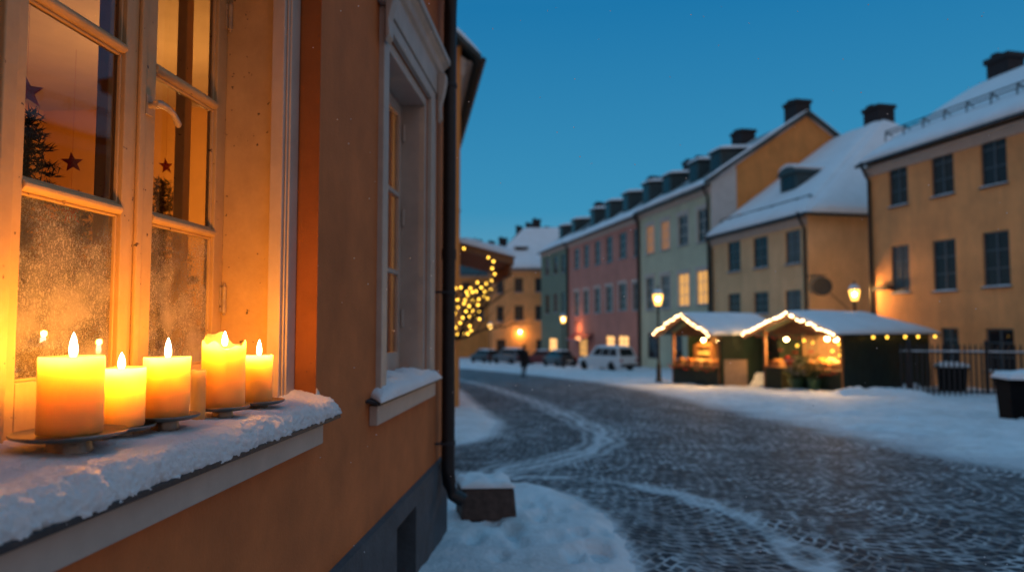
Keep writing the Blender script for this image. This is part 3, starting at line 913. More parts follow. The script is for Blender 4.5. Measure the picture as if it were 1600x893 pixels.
def star(p, r, label, ax):
    m = MB(); n = len(m.v)
    pts = []
    nx = V(ax).normalized(); up = V((0, 0, 1)); sx = up.cross(nx).normalized()
    for k in range(10):
        a = math.pi / 2 + k * math.pi / 5 + .15
        q = r if k % 2 == 0 else r * .42
        pts.append(sx * (q * math.cos(a)) + up * (q * math.sin(a)))
    for sgn in (1, -1):
        c = nx * (r * .16 * sgn)
        for k in range(10):
            a, b = pts[k], pts[(k + 1) % 10]
            m.quad(*((a, b, c) if sgn > 0 else (b, a, c)))
    m.tube([(0, 0, r), (0, 0, r + .35)], .0004, 4)
    o = m.build('star_ornament', M['red'], None, loc=p)
    tag(o, label, 'ornament', 'red star ornaments in the window')


fir(wl(2.24, -.78, 1.149), 1.06, .27, 'tall dark little fir tree behind the left pane, under the top red star', 3)
fir(wl(2.54, -.82, 1.149), .84, .20, 'shorter bushy fir tree behind the left pane beside the inner stile', 5)
fir(wl(2.98, -.76, 1.149), .98, .23, 'fir tree standing behind the right-hand sash', 8)
star(wl(2.13, -.70, 2.235), .055, 'uppermost red star, above the tip of the tall fir tree', (1, -.6, 0))
star(wl(2.29, -.66, 2.045), .036, 'red star hanging just above the lower muntin of the left light', (1, -.9, .0))
star(wl(2.87, -.68, 2.165), .036, 'red star half hidden at the inner stile of the right-hand sash', (1, -.5, 0))
star(wl(2.25, -.63, 1.87), .045, 'red star behind the misted lower left pane', (1, -.4, 0))
lamp(W0 + U * 4.3 + NO * -1.6 + V((0, 0, 2.3)), 70, (1, .53, .15), .15)

# ================================================================= GROUND
def poly_px(pts):
    return [gp(*p).xy for p in pts]


BANK = [V((40, -2)), V((17, 6.5))] + poly_px([(1600, 724), (1480, 699), (1400, 685), (1300, 664), (1200, 646), (1120, 628), (1040, 611), (960, 598), (880, 589), (800, 581), (730, 575)]) + [V((-30, 60))]
# left pavement near the camera, then the far corner patch, both seen as snow lying on flags
NEAR = [V((-.9, 6.4))] + poly_px([(708, 762), (780, 757), (850, 762), (900, 776), (940, 800), (970, 840), (990, 893)]) + [V((.75, 2.5)), V((.9, -6)), V((-4, -6)), V((-4, 6.4))]
FARP = [V((-6, 9.4))] + poly_px([(704, 694), (740, 688), (772, 675), (778, 660), (752, 640), (730, 622), (716, 608)]) + [V((-3.2, 24)), V((-8, 24)), V((-8, 9.4))]
STRIPS = [(poly_px([(700, 588), (760, 602), (830, 625), (890, 650), (935, 672), (945, 690), (915, 706), (850, 722), (770, 738), (706, 744)]), .50, 1.05),
          (poly_px([(706, 742), (800, 744), (900, 746), (990, 756), (1070, 772), (1140, 797), (1200, 830), (1260, 870), (1320, 915)]), .26, 1.0),
          (poly_px([(720, 640), (790, 668), (800, 690), (740, 706)]), .45, .5),
          (poly_px([(860, 790), (930, 810), (980, 850), (1010, 893)]), .22, .45),
          (poly_px([(706, 725), (800, 722), (870, 735), (960, 775), (1040, 830), (1090, 893)]), .5, .5)]


def segdist(P, A, B):
    A = np.array(A); B = np.array(B); d = B - A
    t = np.clip(((P - A) @ d) / max(d @ d, 1e-9), 0, 1)
    return np.hypot(*((P - A - t[:, None] * d).T))


def polydist(P, pts, closed=False):
    D = np.full(len(P), 1e9)
    q = list(pts) + ([pts[0]] if closed else [])
    for a, b in zip(q[:-1], q[1:]): D = np.minimum(D, segdist(P, a, b))
    return D


def inside(P, pts):
    r = np.zeros(len(P), bool); n = len(pts); j = n - 1
    for i in range(n):
        xi, yi = pts[i]; xj, yj = pts[j]
        c = ((yi > P[:, 1]) != (yj > P[:, 1])) & (P[:, 0] < (xj - xi) * (P[:, 1] - yi) / (yj - yi + 1e-12) + xi)
        r ^= c; j = i
    return r


def smooth(x, a, b):
    t = np.clip((x - a) / (b - a), 0, 1); return t * t * (3 - 2 * t)


def axis(segs):
    out = []
    for a, b, st in segs:
        n = max(1, round((b - a) / st)); out += [a + (b - a) * k / n for k in range(n)]
    return out + [segs[-1][1]]


XS = axis([(-160, -40, 20), (-40, -8, 4), (-8, -2, .5), (-2, -1, .1), (-1, 2, .04), (2, 12, .09), (12, 22, .3), (22, 60, 4), (60, 300, 30)])
YS = axis([(-60, -6, 6), (-6, 2, .5), (2, 7, .05), (7, 14, .09), (14, 34, .16), (34, 60, .5), (60, 112, 2), (112, 500, 40)])
nx_, ny_ = len(XS), len(YS)
GX, GY = np.meshgrid(np.array(XS), np.array(YS))
P = np.stack([GX.ravel(), GY.ravel()], 1)
GZ = -SLOPE * np.clip(P[:, 1], -12, 112)
nz = np.array([noise.fractal(V((x * .9, y * .9, 0)), .9, 2, 4) for x, y in P])
nz2 = np.array([noise.fractal(V((x * 5, y * 5, 4)), .9, 2, 3) for x, y in P])
# right bank: positive on the far side of the boundary line
bankpoly = [tuple(v) for v in BANK] + [(-300, 600), (600, 600), (600, -2)]
ib = inside(P, bankpoly); db = polydist(P, BANK) * np.where(ib, 1, -1) + .30 * nz + .10 * nz2
i_n = inside(P, [tuple(v) for v in NEAR]); dn = polydist(P, NEAR, True) * np.where(i_n, 1, -1) + .05 * nz + .035 * nz2
i_f = inside(P, [tuple(v) for v in FARP]); df_ = polydist(P, FARP, True) * np.where(i_f, 1, -1) + .08 * nz + .05 * nz2
snow = smooth(db, -1.7, .1) * .97
snow = np.maximum(snow, smooth(dn, -.25, .08)); snow = np.maximum(snow, smooth(df_, -.5, .1))
for pts, wd, am in STRIPS:
    d = polydist(P, pts)
    snow = np.maximum(snow, am * np.exp(-((d + .12 * nz + .09 * nz2) / wd) ** 2) * (.74 + .26 * np.sin(d * 26 + 5 * nz)) * (.92 + .25 * nz2))
faces = []
for j in range(ny_ - 1):
    for i in range(nx_ - 1):
        a = j * nx_ + i
        faces.append((a, a + 1, a + nx_ + 1, a + nx_))
me = bpy.data.meshes.new('cobbled_road')
me.from_pydata(np.column_stack([P, GZ]).tolist(), [], faces)
atr = me.attributes.new('snow', 'FLOAT', 'POINT'); atr.data.foreach_set('value', snow.astype(np.float32))
me.materials.append(M['road'])
road = bpy.data.objects.new('cobbled_road', me); C.objects.link(road)
tag(road, 'dark cobbled street with thin snow in its joints and curved tracks', 'road', kind='structure')
# deep snow as its own sheet that dives under the cobbles at its edge
foot = np.zeros(len(P))
rf_ = random.Random(4)
for k in range(110):
    c = gp(rf_.uniform(730, 960), rf_.uniform(780, 890)) if k < 40 else gp(rf_.uniform(900, 1600), rf_.uniform(612, 740))
    foot += .07 * np.exp(-((((P[:, 0] - c.x) / .06) ** 2 + ((P[:, 1] - c.y) / .13) ** 2) ** 2))
th = np.clip(db * .05, -.06, .10) + (.04 * nz + .03 * nz2) * smooth(db, -.8, .5) + .03 * nz * smooth(db, 1, 3)
th = np.where(db > -.9, th, -.05)
thn = np.where(dn > -.04, smooth(dn, -.04, .22) * (.09 + .02 * nz) + .012 * nz2 * smooth(dn, 0, .2), -.05)
thf = np.where(df_ > -.05, smooth(df_, -.05, .4) * (.11 + .02 * nz), -.05)
T = np.maximum(np.maximum(th, thn), thf) - foot * (np.maximum(th, thn) > .05)
vz = GZ + T - .008
keep = []
Tq = T
for f in faces:
    if max(Tq[f[0]], Tq[f[1]], Tq[f[2]], Tq[f[3]]) > -.02: keep.append(f)
me = bpy.data.meshes.new('snow_ground')
me.from_pydata(np.column_stack([P, vz]).tolist(), [], keep)
me.validate()
me.polygons.foreach_set('use_smooth', [True] * len(me.polygons))
me.materials.append(M['groundsnow'])
sg = bpy.data.objects.new('snow_ground', me); C.objects.link(sg)
tag(sg, 'deep trodden snow on the pavements and the market side of the street', 'snow', kind='structure')


def snow_z(x, y):
    i = int(np.argmin((P[:, 0] - x) ** 2 + (P[:, 1] - y) ** 2)); return float(max(GZ[i], vz[i]))


# stone block under the downpipe
b0 = gp(757, 818)
blk = thing('stone_block', 'rough reddish stone block under the end of the black downpipe', 'stone', (b0.x, b0.y, snow_z(b0.x, b0.y) - .02), R(12))
bm_ = MB().hexa([(-.23, -.19, 0), (.25, -.20, 0), (.24, .2, 0), (-.23, .19, 0)], [(-.21, -.17, .29), (.23, -.18, .27), (.22, .18, .28), (-.22, .17, .30)])
bm_.build('block', M['granite'], blk, bevel=.03, seg=3)
MB().pillow((-.23, -.19, .285), (.24, -.19, .268), (.23, .19, .28), (-.23, .18, .30), 26, 22, .055, .035, 7, 6).build('snow_cap', M['snow'], blk, smooth=80)

# ================================================================= BACKGROUND HOUSES
class House:
    def __init__(s, name, label, O, ex, base):
        """O plan position of the facade corner, ex facade direction (inward is its left-hand normal)"""
        s.ex = V((*ex, 0)).normalized(); s.ey = V((-s.ex.y, s.ex.x, 0)); s.O = V((O[0], O[1], base))
        s.base = base
        s.e = thing(name, label, 'house', s.O, math.atan2(s.ex.y, s.ex.x))

    def px(s, px, py):
        """where the sight line through a photo point meets the facade: local x, z"""
        r = ray(px, py); c = V((0, 0, CZ))
        t = (s.O - c).dot(s.ey) / r.dot(s.ey)
        q = c + r * t - s.O
        return q.dot(s.ex), q.z

    def rect(s, xl, xr, yt, yb):
        ym, xm = (yt + yb) / 2, (xl + xr) / 2
        a, b = s.px(xl, ym)[0], s.px(xr, ym)[0]
        return (min(a, b), max(a, b), s.px(xm, yb)[1], s.px(xm, yt)[1])

    def loc(s, x, y, z):
        return s.O + s.ex * x + s.ey * y + V((0, 0, z))


def window(h, r, frame='dframe', pane='pane', rev=.14, cols=2, rows=3, trim=None, sill=True, y=0):
    a, b, c, d = r
    m = MB(); t = .06
    y0, y1 = y + rev - .07, y + rev - .01
    m.box(a, y0, c, a + t, y1, d); m.box(b - t, y0, c, b, y1, d); m.box(a + t, y0, c, b - t, y1, c + t); m.box(a + t, y0, d - t, b - t, y1, d)
    for i in range(1, cols):
        x = a + (b - a) * i / cols; m.box(x - .035, y0 + .005, c + t, x + .035, y1 - .002, d - t)
    for j in range(1, rows):
        z = c + (d - c) * j / rows
        for i in range(cols):
            xa = a + (b - a) * i / cols + (t if i == 0 else .035); xb = a + (b - a) * (i + 1) / cols - (t if i == cols - 1 else .035)
            m.box(xa, y0 + .012, z - .022, xb, y1 - .004, z + .022)
    o = m.build('window', M[frame], h.e)
    MB().quad((a + .01, y1 - .025, c + .01), (b - .01, y1 - .025, c + .01), (b - .01, y1 - .025, d - .01), (a + .01, y1 - .025, d - .01)).build('pane', M[rp.choice(('pane', 'pane', 'pane_brown', 'pane_curtain')) if pane == 'pane' else pane], o)
    if sill:
        MB().prismx([(y - .09, c - .06), (y - .09, c - .02), (y + rev - .08, c - .003), (y + rev - .08, c - .06)], a - .06, b + .06).build('sill', M['flashing'], o)
        MB().pillow((a - .05, y - .09, c - .018), (b + .05, y - .09, c - .018), (b + .05, y + rev - .09, c - .001), (a - .05, y + rev - .09, c - .001), 8, 4, .045, .01).build('sill_snow', M['roofsnow'], o, smooth=80)
    if trim:
        k = .16
        q = MB()
        q.box(a - k, y - .035, c - .0, a - .002, y - .002, d + k); q.box(b + .002, y - .035, c - .0, b + k, y - .002, d + k); q.box(a, y - .035, d + .002, b, y - .002, d + k)
        q.box(a - k - .06, y - .09, d + k + .003, b + k + .06, y - .002, d + k + .10)
        q.build('surround', M[trim], o)
    return o


def walls(h, W, D, H, holes, m, sides=True, rev=.14):
    mb = MB(); facade(mb, 0, W, -1.2, H, holes, rev)
    mb.quad((W, 0, -1.2), (W, D, -1.2), (W, D, H), (W, 0, H))
    mb.quad((0, D, -1.2), (0, 0, -1.2), (0, 0, H), (0, D, H))
    mb.quad((W, D, -1.2), (0, D, -1.2), (0, D, H), (W, D, H))
    return mb.build('wall', M[m], h.e)


def gable_roof(h, W, D, H, rise, over=.45, mroof='slate', snow=.22, hip0=0, hip1=0, msnow='roofsnow', end=.12):
    """ridge parallel to the facade; hip0/hip1 how far the ridge is drawn in at x=0 / x=W"""
    g = rise / (D / 2); ov = over; zo = H - g * ov
    x0, x1 = -end - (ov - end if hip0 else 0), W + end + (ov - end if hip1 else 0)
    r0, r1 = (hip0 if hip0 else -end), (W - hip1 if hip1 else W + end)
    A, B, Cc, Dd = V((x0, -ov, zo)), V((x1, -ov, zo)), V((x1, D + ov, zo)), V((x0, D + ov, zo))
    R0, R1 = V((r0, D / 2, H + rise)), V((r1, D / 2, H + rise))
    t = V((0, 0, .14))
    m = MB()
    m.hexa([A, B, R1, R0], [A + t, B + t, R1 + t, R0 + t])
    m.hexa([Cc, Dd, R0, R1], [Cc + t, Dd + t, R0 + t, R1 + t])
    e = V((0, 0, .004))
    if hip1: m.quad(B + t + e, Cc + t + e, R1 + t + e); m.quad(B, R1, Cc)
    if hip0: m.quad(Dd + t + e, A + t + e, R0 + t + e)
    ro = m.build('roof', M[mroof], h.e)
    if not (hip0 and hip1):
        q = MB()
        if not hip1: q.quad((W, 0, H), (W, D, H), (W, D / 2, H + rise))
        if not hip0: q.quad((0, D, H), (0, 0, H), (0, D / 2, H + rise))
        q.build('gable', h.e.children[0].data.materials[0], h.e)
    if snow:
        s = MB()
        s.pillow(A + t, B + t, R1 + t, R0 + t, 40, 18, snow, snow * .2, .6, 14)
        s.pillow(Cc + t, Dd + t, R0 + t, R1 + t, 30, 12, snow, snow * .2, .6, 14)
        if hip1: s.pillow(B + t, Cc + t, R1 + t + V((0, .05, 0)), R1 + t, 30, 14, snow, snow * .2, .6, 14)
        if hip0: s.pillow(Dd + t, A + t, R0 + t, R0 + t + V((0, .05, 0)), 30, 14, snow, snow * .2, .6, 14)
        s.build('roof_snow', M[msnow], ro, smooth=60)
    # cornice and gutter
    c = MB()
    c.prismx([(-.002, H - .75), (-.10, H - .72), (-.10, H - .42), (-.24, H - .36), (-.30, H - .22 - g * .25), (-.002, H - .2 - g * .05)], -.02, W + .02)
    c.build('cornice', M['trim'], h.e)
    gtr = MB().tube([(x0 + .02, -ov - .05, zo + .02), (x1 - .02, -ov - .05, zo + .02)], .075, 8); gtr.build('gutter', M['dark_metal'], h.e, smooth=50)
    return ro


def chimney(h, x, y, w, d, z0, z1, ro=None):
    m = MB().box(x - w / 2, y - d / 2, z0, x + w / 2, y + d / 2, z1 - .25)
    m.box(x - w / 2 - .09, y - d / 2 - .09, z1 - .248, x + w / 2 + .09, y + d / 2 + .09, z1)
    m.box(x - w / 2 + .12, y - d / 2 + .12, z1 + .002, x - .08, y + d / 2 - .12, z1 + .22)
    c = m.build('chimney', M['brick'], ro or h.e)
    MB().pillow((x - w / 2 - .09, y - d / 2 - .09, z1 + .003), (x + w / 2 + .09, y - d / 2 - .09, z1 + .003), (x + w / 2 + .09, y + d / 2 + .09, z1 + .003), (x - w / 2 - .09, y + d / 2 + .09, z1 + .003), 8, 6, .07, .02, 2).build('chimney_snow', M['roofsnow'], c, smooth=80) if False else None
    return c


def dormer(h, ro, x, y, w, z0, hgt, dep, flat=.25, arch=False, snow=.30):
    m = MB()
    m.box(x - w / 2, y, z0 - .6, x + w / 2, y + dep, z0 + hgt)
    d = m.build('dormer', M['slate'], ro)
    wz = z0 + .15
    MB().box(x - w * .32, y - .02, wz, x + w * .32, y - .003, z0 + hgt - .12).build('dormer_window', M['pane'], d)
    tp = MB()
    zt = z0 + hgt
    if arch:
        pr = [(x + (w / 2 + .12) * math.cos(a), zt + .45 * math.sin(a)) for a in [math.pi * k / 10 for k in range(11)]]
        tp.prism(pr, y - .15, y + dep)
        tp.build('dormer_roof', M['slate'], d)
        sn = MB()
        pr2 = [(x + (w / 2 + .16) * math.cos(a), zt + .03 + .62 * math.sin(a)) for a in [math.pi * k / 10 for k in range(2, 9)]]
        pr2 += [(x + (w / 2 + .12) * math.cos(a), zt + .452 * math.sin(a)) for a in [math.pi * k / 10 for k in range(8, 1, -1)]]
        sn.prism(pr2, y - .12, y + dep); sn.build('dormer_snow', M['roofsnow'], d, smooth=50)
    else:
        tp.hexa([(x - w / 2 - .15, y - .18, zt), (x + w / 2 + .15, y - .18, zt), (x + w / 2 + .15, y + dep, zt + flat), (x - w / 2 - .15, y + dep, zt + flat)],
                [(x - w / 2 - .15, y - .18, zt + .1), (x + w / 2 + .15, y - .18, zt + .1), (x + w / 2 + .15, y + dep, zt + flat + .1), (x - w / 2 - .15, y + dep, zt + flat + .1)])
        tp.build('dormer_roof', M['slate'], d)
        MB().pillow((x - w / 2 - .15, y - .18, zt + .1), (x + w / 2 + .15, y - .18, zt + .1), (x + w / 2 + .15, y + dep, zt + flat + .1), (x - w / 2 - .15, y + dep, zt + flat + .1), 10, 8, snow, .02, 2, 6).build('dormer_snow', M['roofsnow'], d, smooth=80)


def eave_snow(h, ro, W, H, g, up=1.3):
    MB().pillow((-.1, -.47, H - g * .47 + .15), (W + .1, -.47, H - g * .47 + .15), (W + .1, up, H + g * up + .15), (-.1, up, H + g * up + .15), 50, 10, .17, .06, 1).build('eave_snow', M['roofsnow'], ro, smooth=80)


def pipe_at(h, x, H, ov=.45, y=-.12, drop=.5):
    p = MB().tube([(x, -ov - .05, H - .12), (x, -ov - .02, H - .3), (x, y - .12, H - .75), (x, y, H - 1.0), (x, y, -1.0)], .075, 10)
    return p.build('downpipe', M['dark_metal'], h.e, smooth=50)


def snow_guard(h, ro, xa, xb, y, z, g):
    m = MB()
    for k in (0, .16): m.tube([(xa, y, z + .32 + k), (xb, y, z + .32 + k)], .03, 6)
    n = int((xb - xa) / 1.1)
    for i in range(n + 1):
        x = xa + (xb - xa) * i / n
        m.tube([(x, y - .05, z + .02), (x, y, z + .52)], .03, 5); m.tube([(x, y, z + .5), (x, y + .35, z + .35 * g + .05)], .025, 5)
    m.build('snow_guard', M['iron'], ro)


UX = (.211, -.977)


def along(px, O, d=(-.216, 1)):
    """distance along a street line from O to where photo column px crosses it"""
    t = (px - 800) / F
    return (O[0] - t * O[1]) / (t - d[0]) if abs(t - d[0]) > 1e-6 else 0


def far_pt(O, t):
    l = math.hypot(.216, 1); return (O[0] - .216 * t, O[1] + t), t * l


# ---- H1 yellow house on the right
c1 = (16.3, 32.0)
h1 = House('yellow_house', 'three-storey yellow house at the right edge behind the iron fence', c1, UX, ground(32))
H1H = 9.0 - h1.base
w1 = [(1389, 1418, 249, 321), (1455, 1490, 228, 305), (1532, 1573, 202, 289), (1393, 1421, 383, 457), (1458, 1494, 374, 454), (1536, 1578, 361, 447), (1471, 1498, 512, 566), (1541, 1585, 513, 580)]
r1 = [h1.rect(*q) for q in w1]
sp = r1[2][0] - r1[1][0]
for q in list(r1[2:3]) + list(r1[5:6]):
    for k in (1, 2, 3): r1.append((q[0] + sp * k, q[1] + sp * k, q[2], q[3]))
walls(h1, 17, 12, H1H, r1, 'yellow')
for i, q in enumerate(r1):
    window(h1, q, 'dframe', 'shopdim' if i in (6, 7) and False else 'pane')
ro1 = gable_roof(h1, 17, 12, H1H, 3.7, snow=.25)
chimney(h1, 1.75, 6.0, 1.1, .9, H1H + 3.0, 13.75 - h1.base, ro1)
chimney(h1, 11, 6.0, 1.4, 1.0, H1H + 3.0, 13.9 - h1.base, ro1)
snow_guard(h1, ro1, .1, 16.8, 1.0, H1H + .65 + .3, .62)
pipe_at(h1, .25, H1H)
# little painted lamp box on the wall
MB().box(*(lambda r: (r[0], -.35, r[2], r[1], -.003, r[3]))(h1.rect(1374, 1396, 447, 453))).build('wall_bracket', M['iron'], h1.e)

# ---- H2 pale yellow house with hipped snow roof
c2n = (15.64, 37.0)
p2, l2 = far_pt(c2n, 10.2)
h2 = House('hipped_house', 'pale yellow house with big snowy hipped roof and dormer', p2, UX, ground(47))
H2H = 7.6 - h2.base
w2r = [h2.rect(*q) for q in [(1137, 1157, 377, 424), (1177, 1200, 370, 418), (1227, 1251, 360, 412), (1138, 1157, 458, 490), (1178, 1201, 456, 490), (1227, 1252, 453, 490)]]
walls(h2, l2, 20, H2H, w2r, 'yellow2')
for q in w2r: window(h2, q, 'dframe', 'pane')
ro2 = gable_roof(h2, l2, 20, H2H, 7.05, snow=.28, hip1=6.3)
chimney(h2, l2 - 7.2, 10.6, 1.45, 1.2, H2H + 5.8, 16.0 - h2.base, ro2)
dormer(h2, ro2, l2 - 4.9, 2.2, 1.7, H2H + 1.95, 1.05, 2.6, arch=True)
snow_guard(h2, ro2, .3, l2 - .5, .55, H2H + .45, .7)
pipe_at(h2, l2 - .15, H2H)
pipe_at(h2, .15, H2H)

# ---- H3 sage house with orange fire wall
p3, l3 = far_pt(p2, 12.1)
h3 = House('sage_house', 'tall sage green house with orange fire wall and snowy dormers', p3, UX, ground(58))
H3H = 11.15 - h3.base
w3r = [h3.rect(*q) for q in [(1010, 1022, 352, 396), (1033, 1046, 345, 390), (1060, 1075, 336, 383), (1090, 1106, 326, 378),
                             (1010, 1022, 433, 484), (1033, 1047, 430, 482), (1060, 1077, 427, 478), (1089, 1107, 422, 475),
                             (1012, 1030, 520, 560), (1050, 1066, 520, 560)]]
walls(h3, l3, 14.8, H3H, w3r, 'greengrey')
for i, q in enumerate(w3r):
    window(h3, q, 'palegrey' if i < 8 else 'dframe', {6: 'litpane', 7: 'litpane', 0: 'litpale', 1: 'litpale'}.get(i, 'pane'), trim='palegrey' if i < 8 else None, sill=i < 8)
ro3 = gable_roof(h3, l3, 14.8, H3H, 5.0, mroof='patchy', snow=0)
# fire wall: the near gable end is orange plaster standing a little proud
fw = MB().prismx([(1.9, -1), (14.8, -1), (14.8, H3H), (7.4, H3H + 5.0), (1.9, H3H + 1.28)], l3 + .003, l3 + .08)
fw.build('fire_wall', M['firewall'], h3.e)
MB().prismx([(.0, -1), (1.895, -1), (1.895, H3H + 1.1), (0, H3H)], l3 + .003, l3 + .07).build('corner_pilaster', M['palegrey'], h3.e)
for a, b in (((-.5, H3H - .17), (7.4, H3H + 5.12)), ((7.4, H3H + 5.12), (15.3, H3H - .17))):
    MB().prismx([(a[0], a[1]), (b[0], b[1]), (b[0], b[1] + .28), (a[0], a[1] + .28)], l3 + .02, l3 + .32).build('verge', M['slate'], ro3)
    MB().pillow((l3 - .1, a[0], a[1] + .285), (l3 + .34, a[0], a[1] + .285), (l3 + .34, b[0], b[1] + .285), (l3 - .1, b[0], b[1] + .285), 4, 24, .10, .03).build('verge_snow', M['roofsnow'], ro3, smooth=80)
MB().pillow((-.1, -.47, H3H - .12), (l3 + .1, -.47, H3H - .12), (l3 + .1, .55, H3H + .50), (-.1, .55, H3H + .50), 40, 8, .20, .06, 1).build('eave_snow', M['roofsnow'], ro3, smooth=80)
chimney(h3, l3 - .7, 7.2, 1.4, 1.15, H3H + 4, 17.35 - h3.base, ro3)
chimney(h3, l3 - 7.6, 7.0, 1.6, 1.2, H3H + 4, 17.1 - h3.base, ro3)
chimney(h3, 3.0, 4.2, 1.1, .9, H3H + 2, H3H + 4.1, ro3)
for xx in (l3 - 2.2, l3 - 5.6, l3 - 10.4):
    dormer(h3, ro3, xx, 1.6, 1.6, H3H + 1.15, 1.5, 3.4)
pipe_at(h3, l3 - .25, H3H); pipe_at(h3, .05, H3H)

# ---- H4 rose house
p4, l4 = far_pt(p3, 20.4)
h4 = House('rose_house', 'long rose pink house with six window bays behind the white car', p4, UX, ground(75))
H4H = 11.0 - h4.base
cols4 = [(897, 905), (912, 920), (929, 938), (947, 957), (967, 979), (989, 998)]
tops4 = [(388, 420), (382, 417), (376, 414), (369, 410), (363, 404), (357, 401)]
bots4 = [(455, 492), (453, 490), (450, 489), (447, 487), (443, 485), (441, 485)]
w4r = [h4.rect(a, b, *t) for (a, b), t in zip(cols4, tops4)] + [h4.rect(a, b, *t) for (a, b), t in zip(cols4, bots4)]
w4r += [h4.rect(*q) for q in [(905, 917, 528, 556), (947, 960, 524, 552), (966, 982, 524, 552)]]
walls(h4, l4, 14, H4H, w4r, 'pink')
for i, q in enumerate(w4r):
    window(h4, q, 'lframe' if i < 12 else 'dframe', 'shoplit' if i in (13, 14) else 'litpane' if i == 12 else 'pane', trim='palegrey' if 6 <= i < 12 else None, sill=i < 12)
ro4 = gable_roof(h4, l4, 14, H4H, 4.6, mroof='patchy', snow=0)
eave_snow(h4, ro4, l4, H4H, 4.6 / 7)
for k in range(4): dormer(h4, ro4, 2.6 + k * 5.0, 2.0, 1.5, H4H + 1.5, 1.7, 3.4)
chimney(h4, 8, 7, 1.4, 1, H4H + 4, H4H + 6.0, ro4); chimney(h4, 16.5, 7, 1.4, 1, H4H + 4, H4H + 5.8, ro4)
pipe_at(h4, l4 - .2, H4H); pipe_at(h4, .1, H4H)
wlq = h4.px(905, 512)
MB().lathe([(.02, -.2), (.12, -.15), (.15, .1), (.05, .18)], (wlq[0], -.35, wlq[1] + .5), 10).build('wall_lamp', M['iron'], h4.e)
lamp(h4.loc(wlq[0], -.8, wlq[1]), 120, (1, .36, .12), .12)
# striped awning over the shop
aw = h4.rect(900, 928, 521, 527)
MB().hexa([(aw[0], -1.2, aw[2] - .3), (aw[1], -1.2, aw[2] - .3), (aw[1], -.003, aw[3]), (aw[0], -.003, aw[3])],
          [(aw[0], -1.2, aw[2] - .2), (aw[1], -1.2, aw[2] - .2), (aw[1], -.003, aw[3] + .08), (aw[0], -.003, aw[3] + .08)]).build('awning', M['carred'], h4.e)

# ---- H5 dark green house
p5, l5 = far_pt(p4, 12.1)
h5 = House('green_house', 'dark green house between the rose house and the far yellow one', p5, UX, ground(88))
H5H = 11.1 - h5.base
w5r = [h5.rect(*q) for q in [(852, 858, 404, 430), (865, 871, 400, 428), (877, 883, 397, 426), (852, 858, 460, 490), (865, 871, 458, 488), (877, 883, 456, 488), (858, 870, 528, 552)]]
walls(h5, l5, 12, H5H, w5r, 'green')
for i, q in enumerate(w5r): window(h5, q, 'dframe', 'shoplit' if i == 6 else 'pane')
ro5 = gable_roof(h5, l5, 12, H5H, 4.2, mroof='patchy', snow=0)
eave_snow(h5, ro5, l5, H5H, .7)
for k in range(2): dormer(h5, ro5, 3 + k * 5.5, 1.8, 1.4, H5H + 1.3, 1.6, 3.0)
chimney(h5, 6, 6, 1.3, 1, H5H + 3.6, H5H + 5.6, ro5)
pipe_at(h5, l5 - .3, H5H)

# ---- H6 yellow house closing the street
x6 = at(764, 500, 100).x
h6 = House('far_yellow_house', 'yellow house with snowy roof closing the far end of street', (x6, 100), (1, 0), ground(100))
H6H = 9.9 - h6.base
w6r = [h6.rect(*q) for q in [(776, 787, 436, 458), (804, 817, 434, 456), (836, 848, 434, 456), (776, 787, 478, 502), (804, 818, 477, 500), (836, 848, 477, 500), (776, 790, 530, 556), (838, 850, 530, 556)]]
walls(h6, 14, 12, H6H, w6r, 'yellow')
for q in w6r: window(h6, q, 'dframe', 'pane')
ro6 = gable_roof(h6, 14, 12, H6H, 6.2, snow=.3, hip0=5.5)
dormer(h6, ro6, 4.6, 1.9, 1.8, H6H + 1.8, 1.1, 2.2)
chimney(h6, 7, 6.2, 1.2, 1, H6H + 5.5, H6H + 7.6, ro6)
MB().lathe([(.02, -.25), (.16, -.2), (.2, .1), (.05, .22)], (4.4, -.4, h6.px(815, 518)[1]), 10).build('wall_lamp', M['bulbw'], h6.e)
lamp(h6.loc(4.4, -.8, h6.px(815, 522)[1]), 150, (1, .5, .08), .15)

# ---- H7, H8 dark roofs at the far left
h7 = House('dark_roofed_house', 'low house with dark roof and many chimneys, farthest left', (at(690, 500, 118).x, 118), (1, 0), ground(112))
H7H = 10.3 - h7.base
w7r = [h7.rect(*q) for q in [(722, 734, 440, 460), (744, 756, 440, 460), (722, 734, 480, 500), (744, 756, 480, 500)]]
walls(h7, 11.5, 12, H7H, w7r, 'firewall')
for q in w7r: window(h7, q, 'dframe', 'pane')
ro7 = gable_roof(h7, 11.5, 12, H7H, 4.6, snow=.0)
for xx, ww, hh in ((3.2, 1.2, 5.6), (5.6, 1.6, 6.3), (8.2, 1.1, 6.0), (10.2, 1.5, 6.6)): chimney(h7, xx, 6, ww, 1.0, H7H + 4, H7H + hh, ro7)
h8 = House('rear_house', 'dark hipped roof with chimneys rising behind the far yellow house', (at(775, 500, 135).x, 135), (1, 0), ground(112))
H8H = 14.5 - h8.base
walls(h8, 16, 12, H8H, [], 'firewall')
ro8 = gable_roof(h8, 16, 12, H8H, 5.2, snow=0, hip0=4)
for xx, ww, hh in ((4.5, 1.3, 6.8), (6.6, 1.6, 7.4), (10.5, 2.0, 6.6)): chimney(h8, xx, 5.6, ww, 1.2, H8H + 4.4, H8H + hh, ro8)

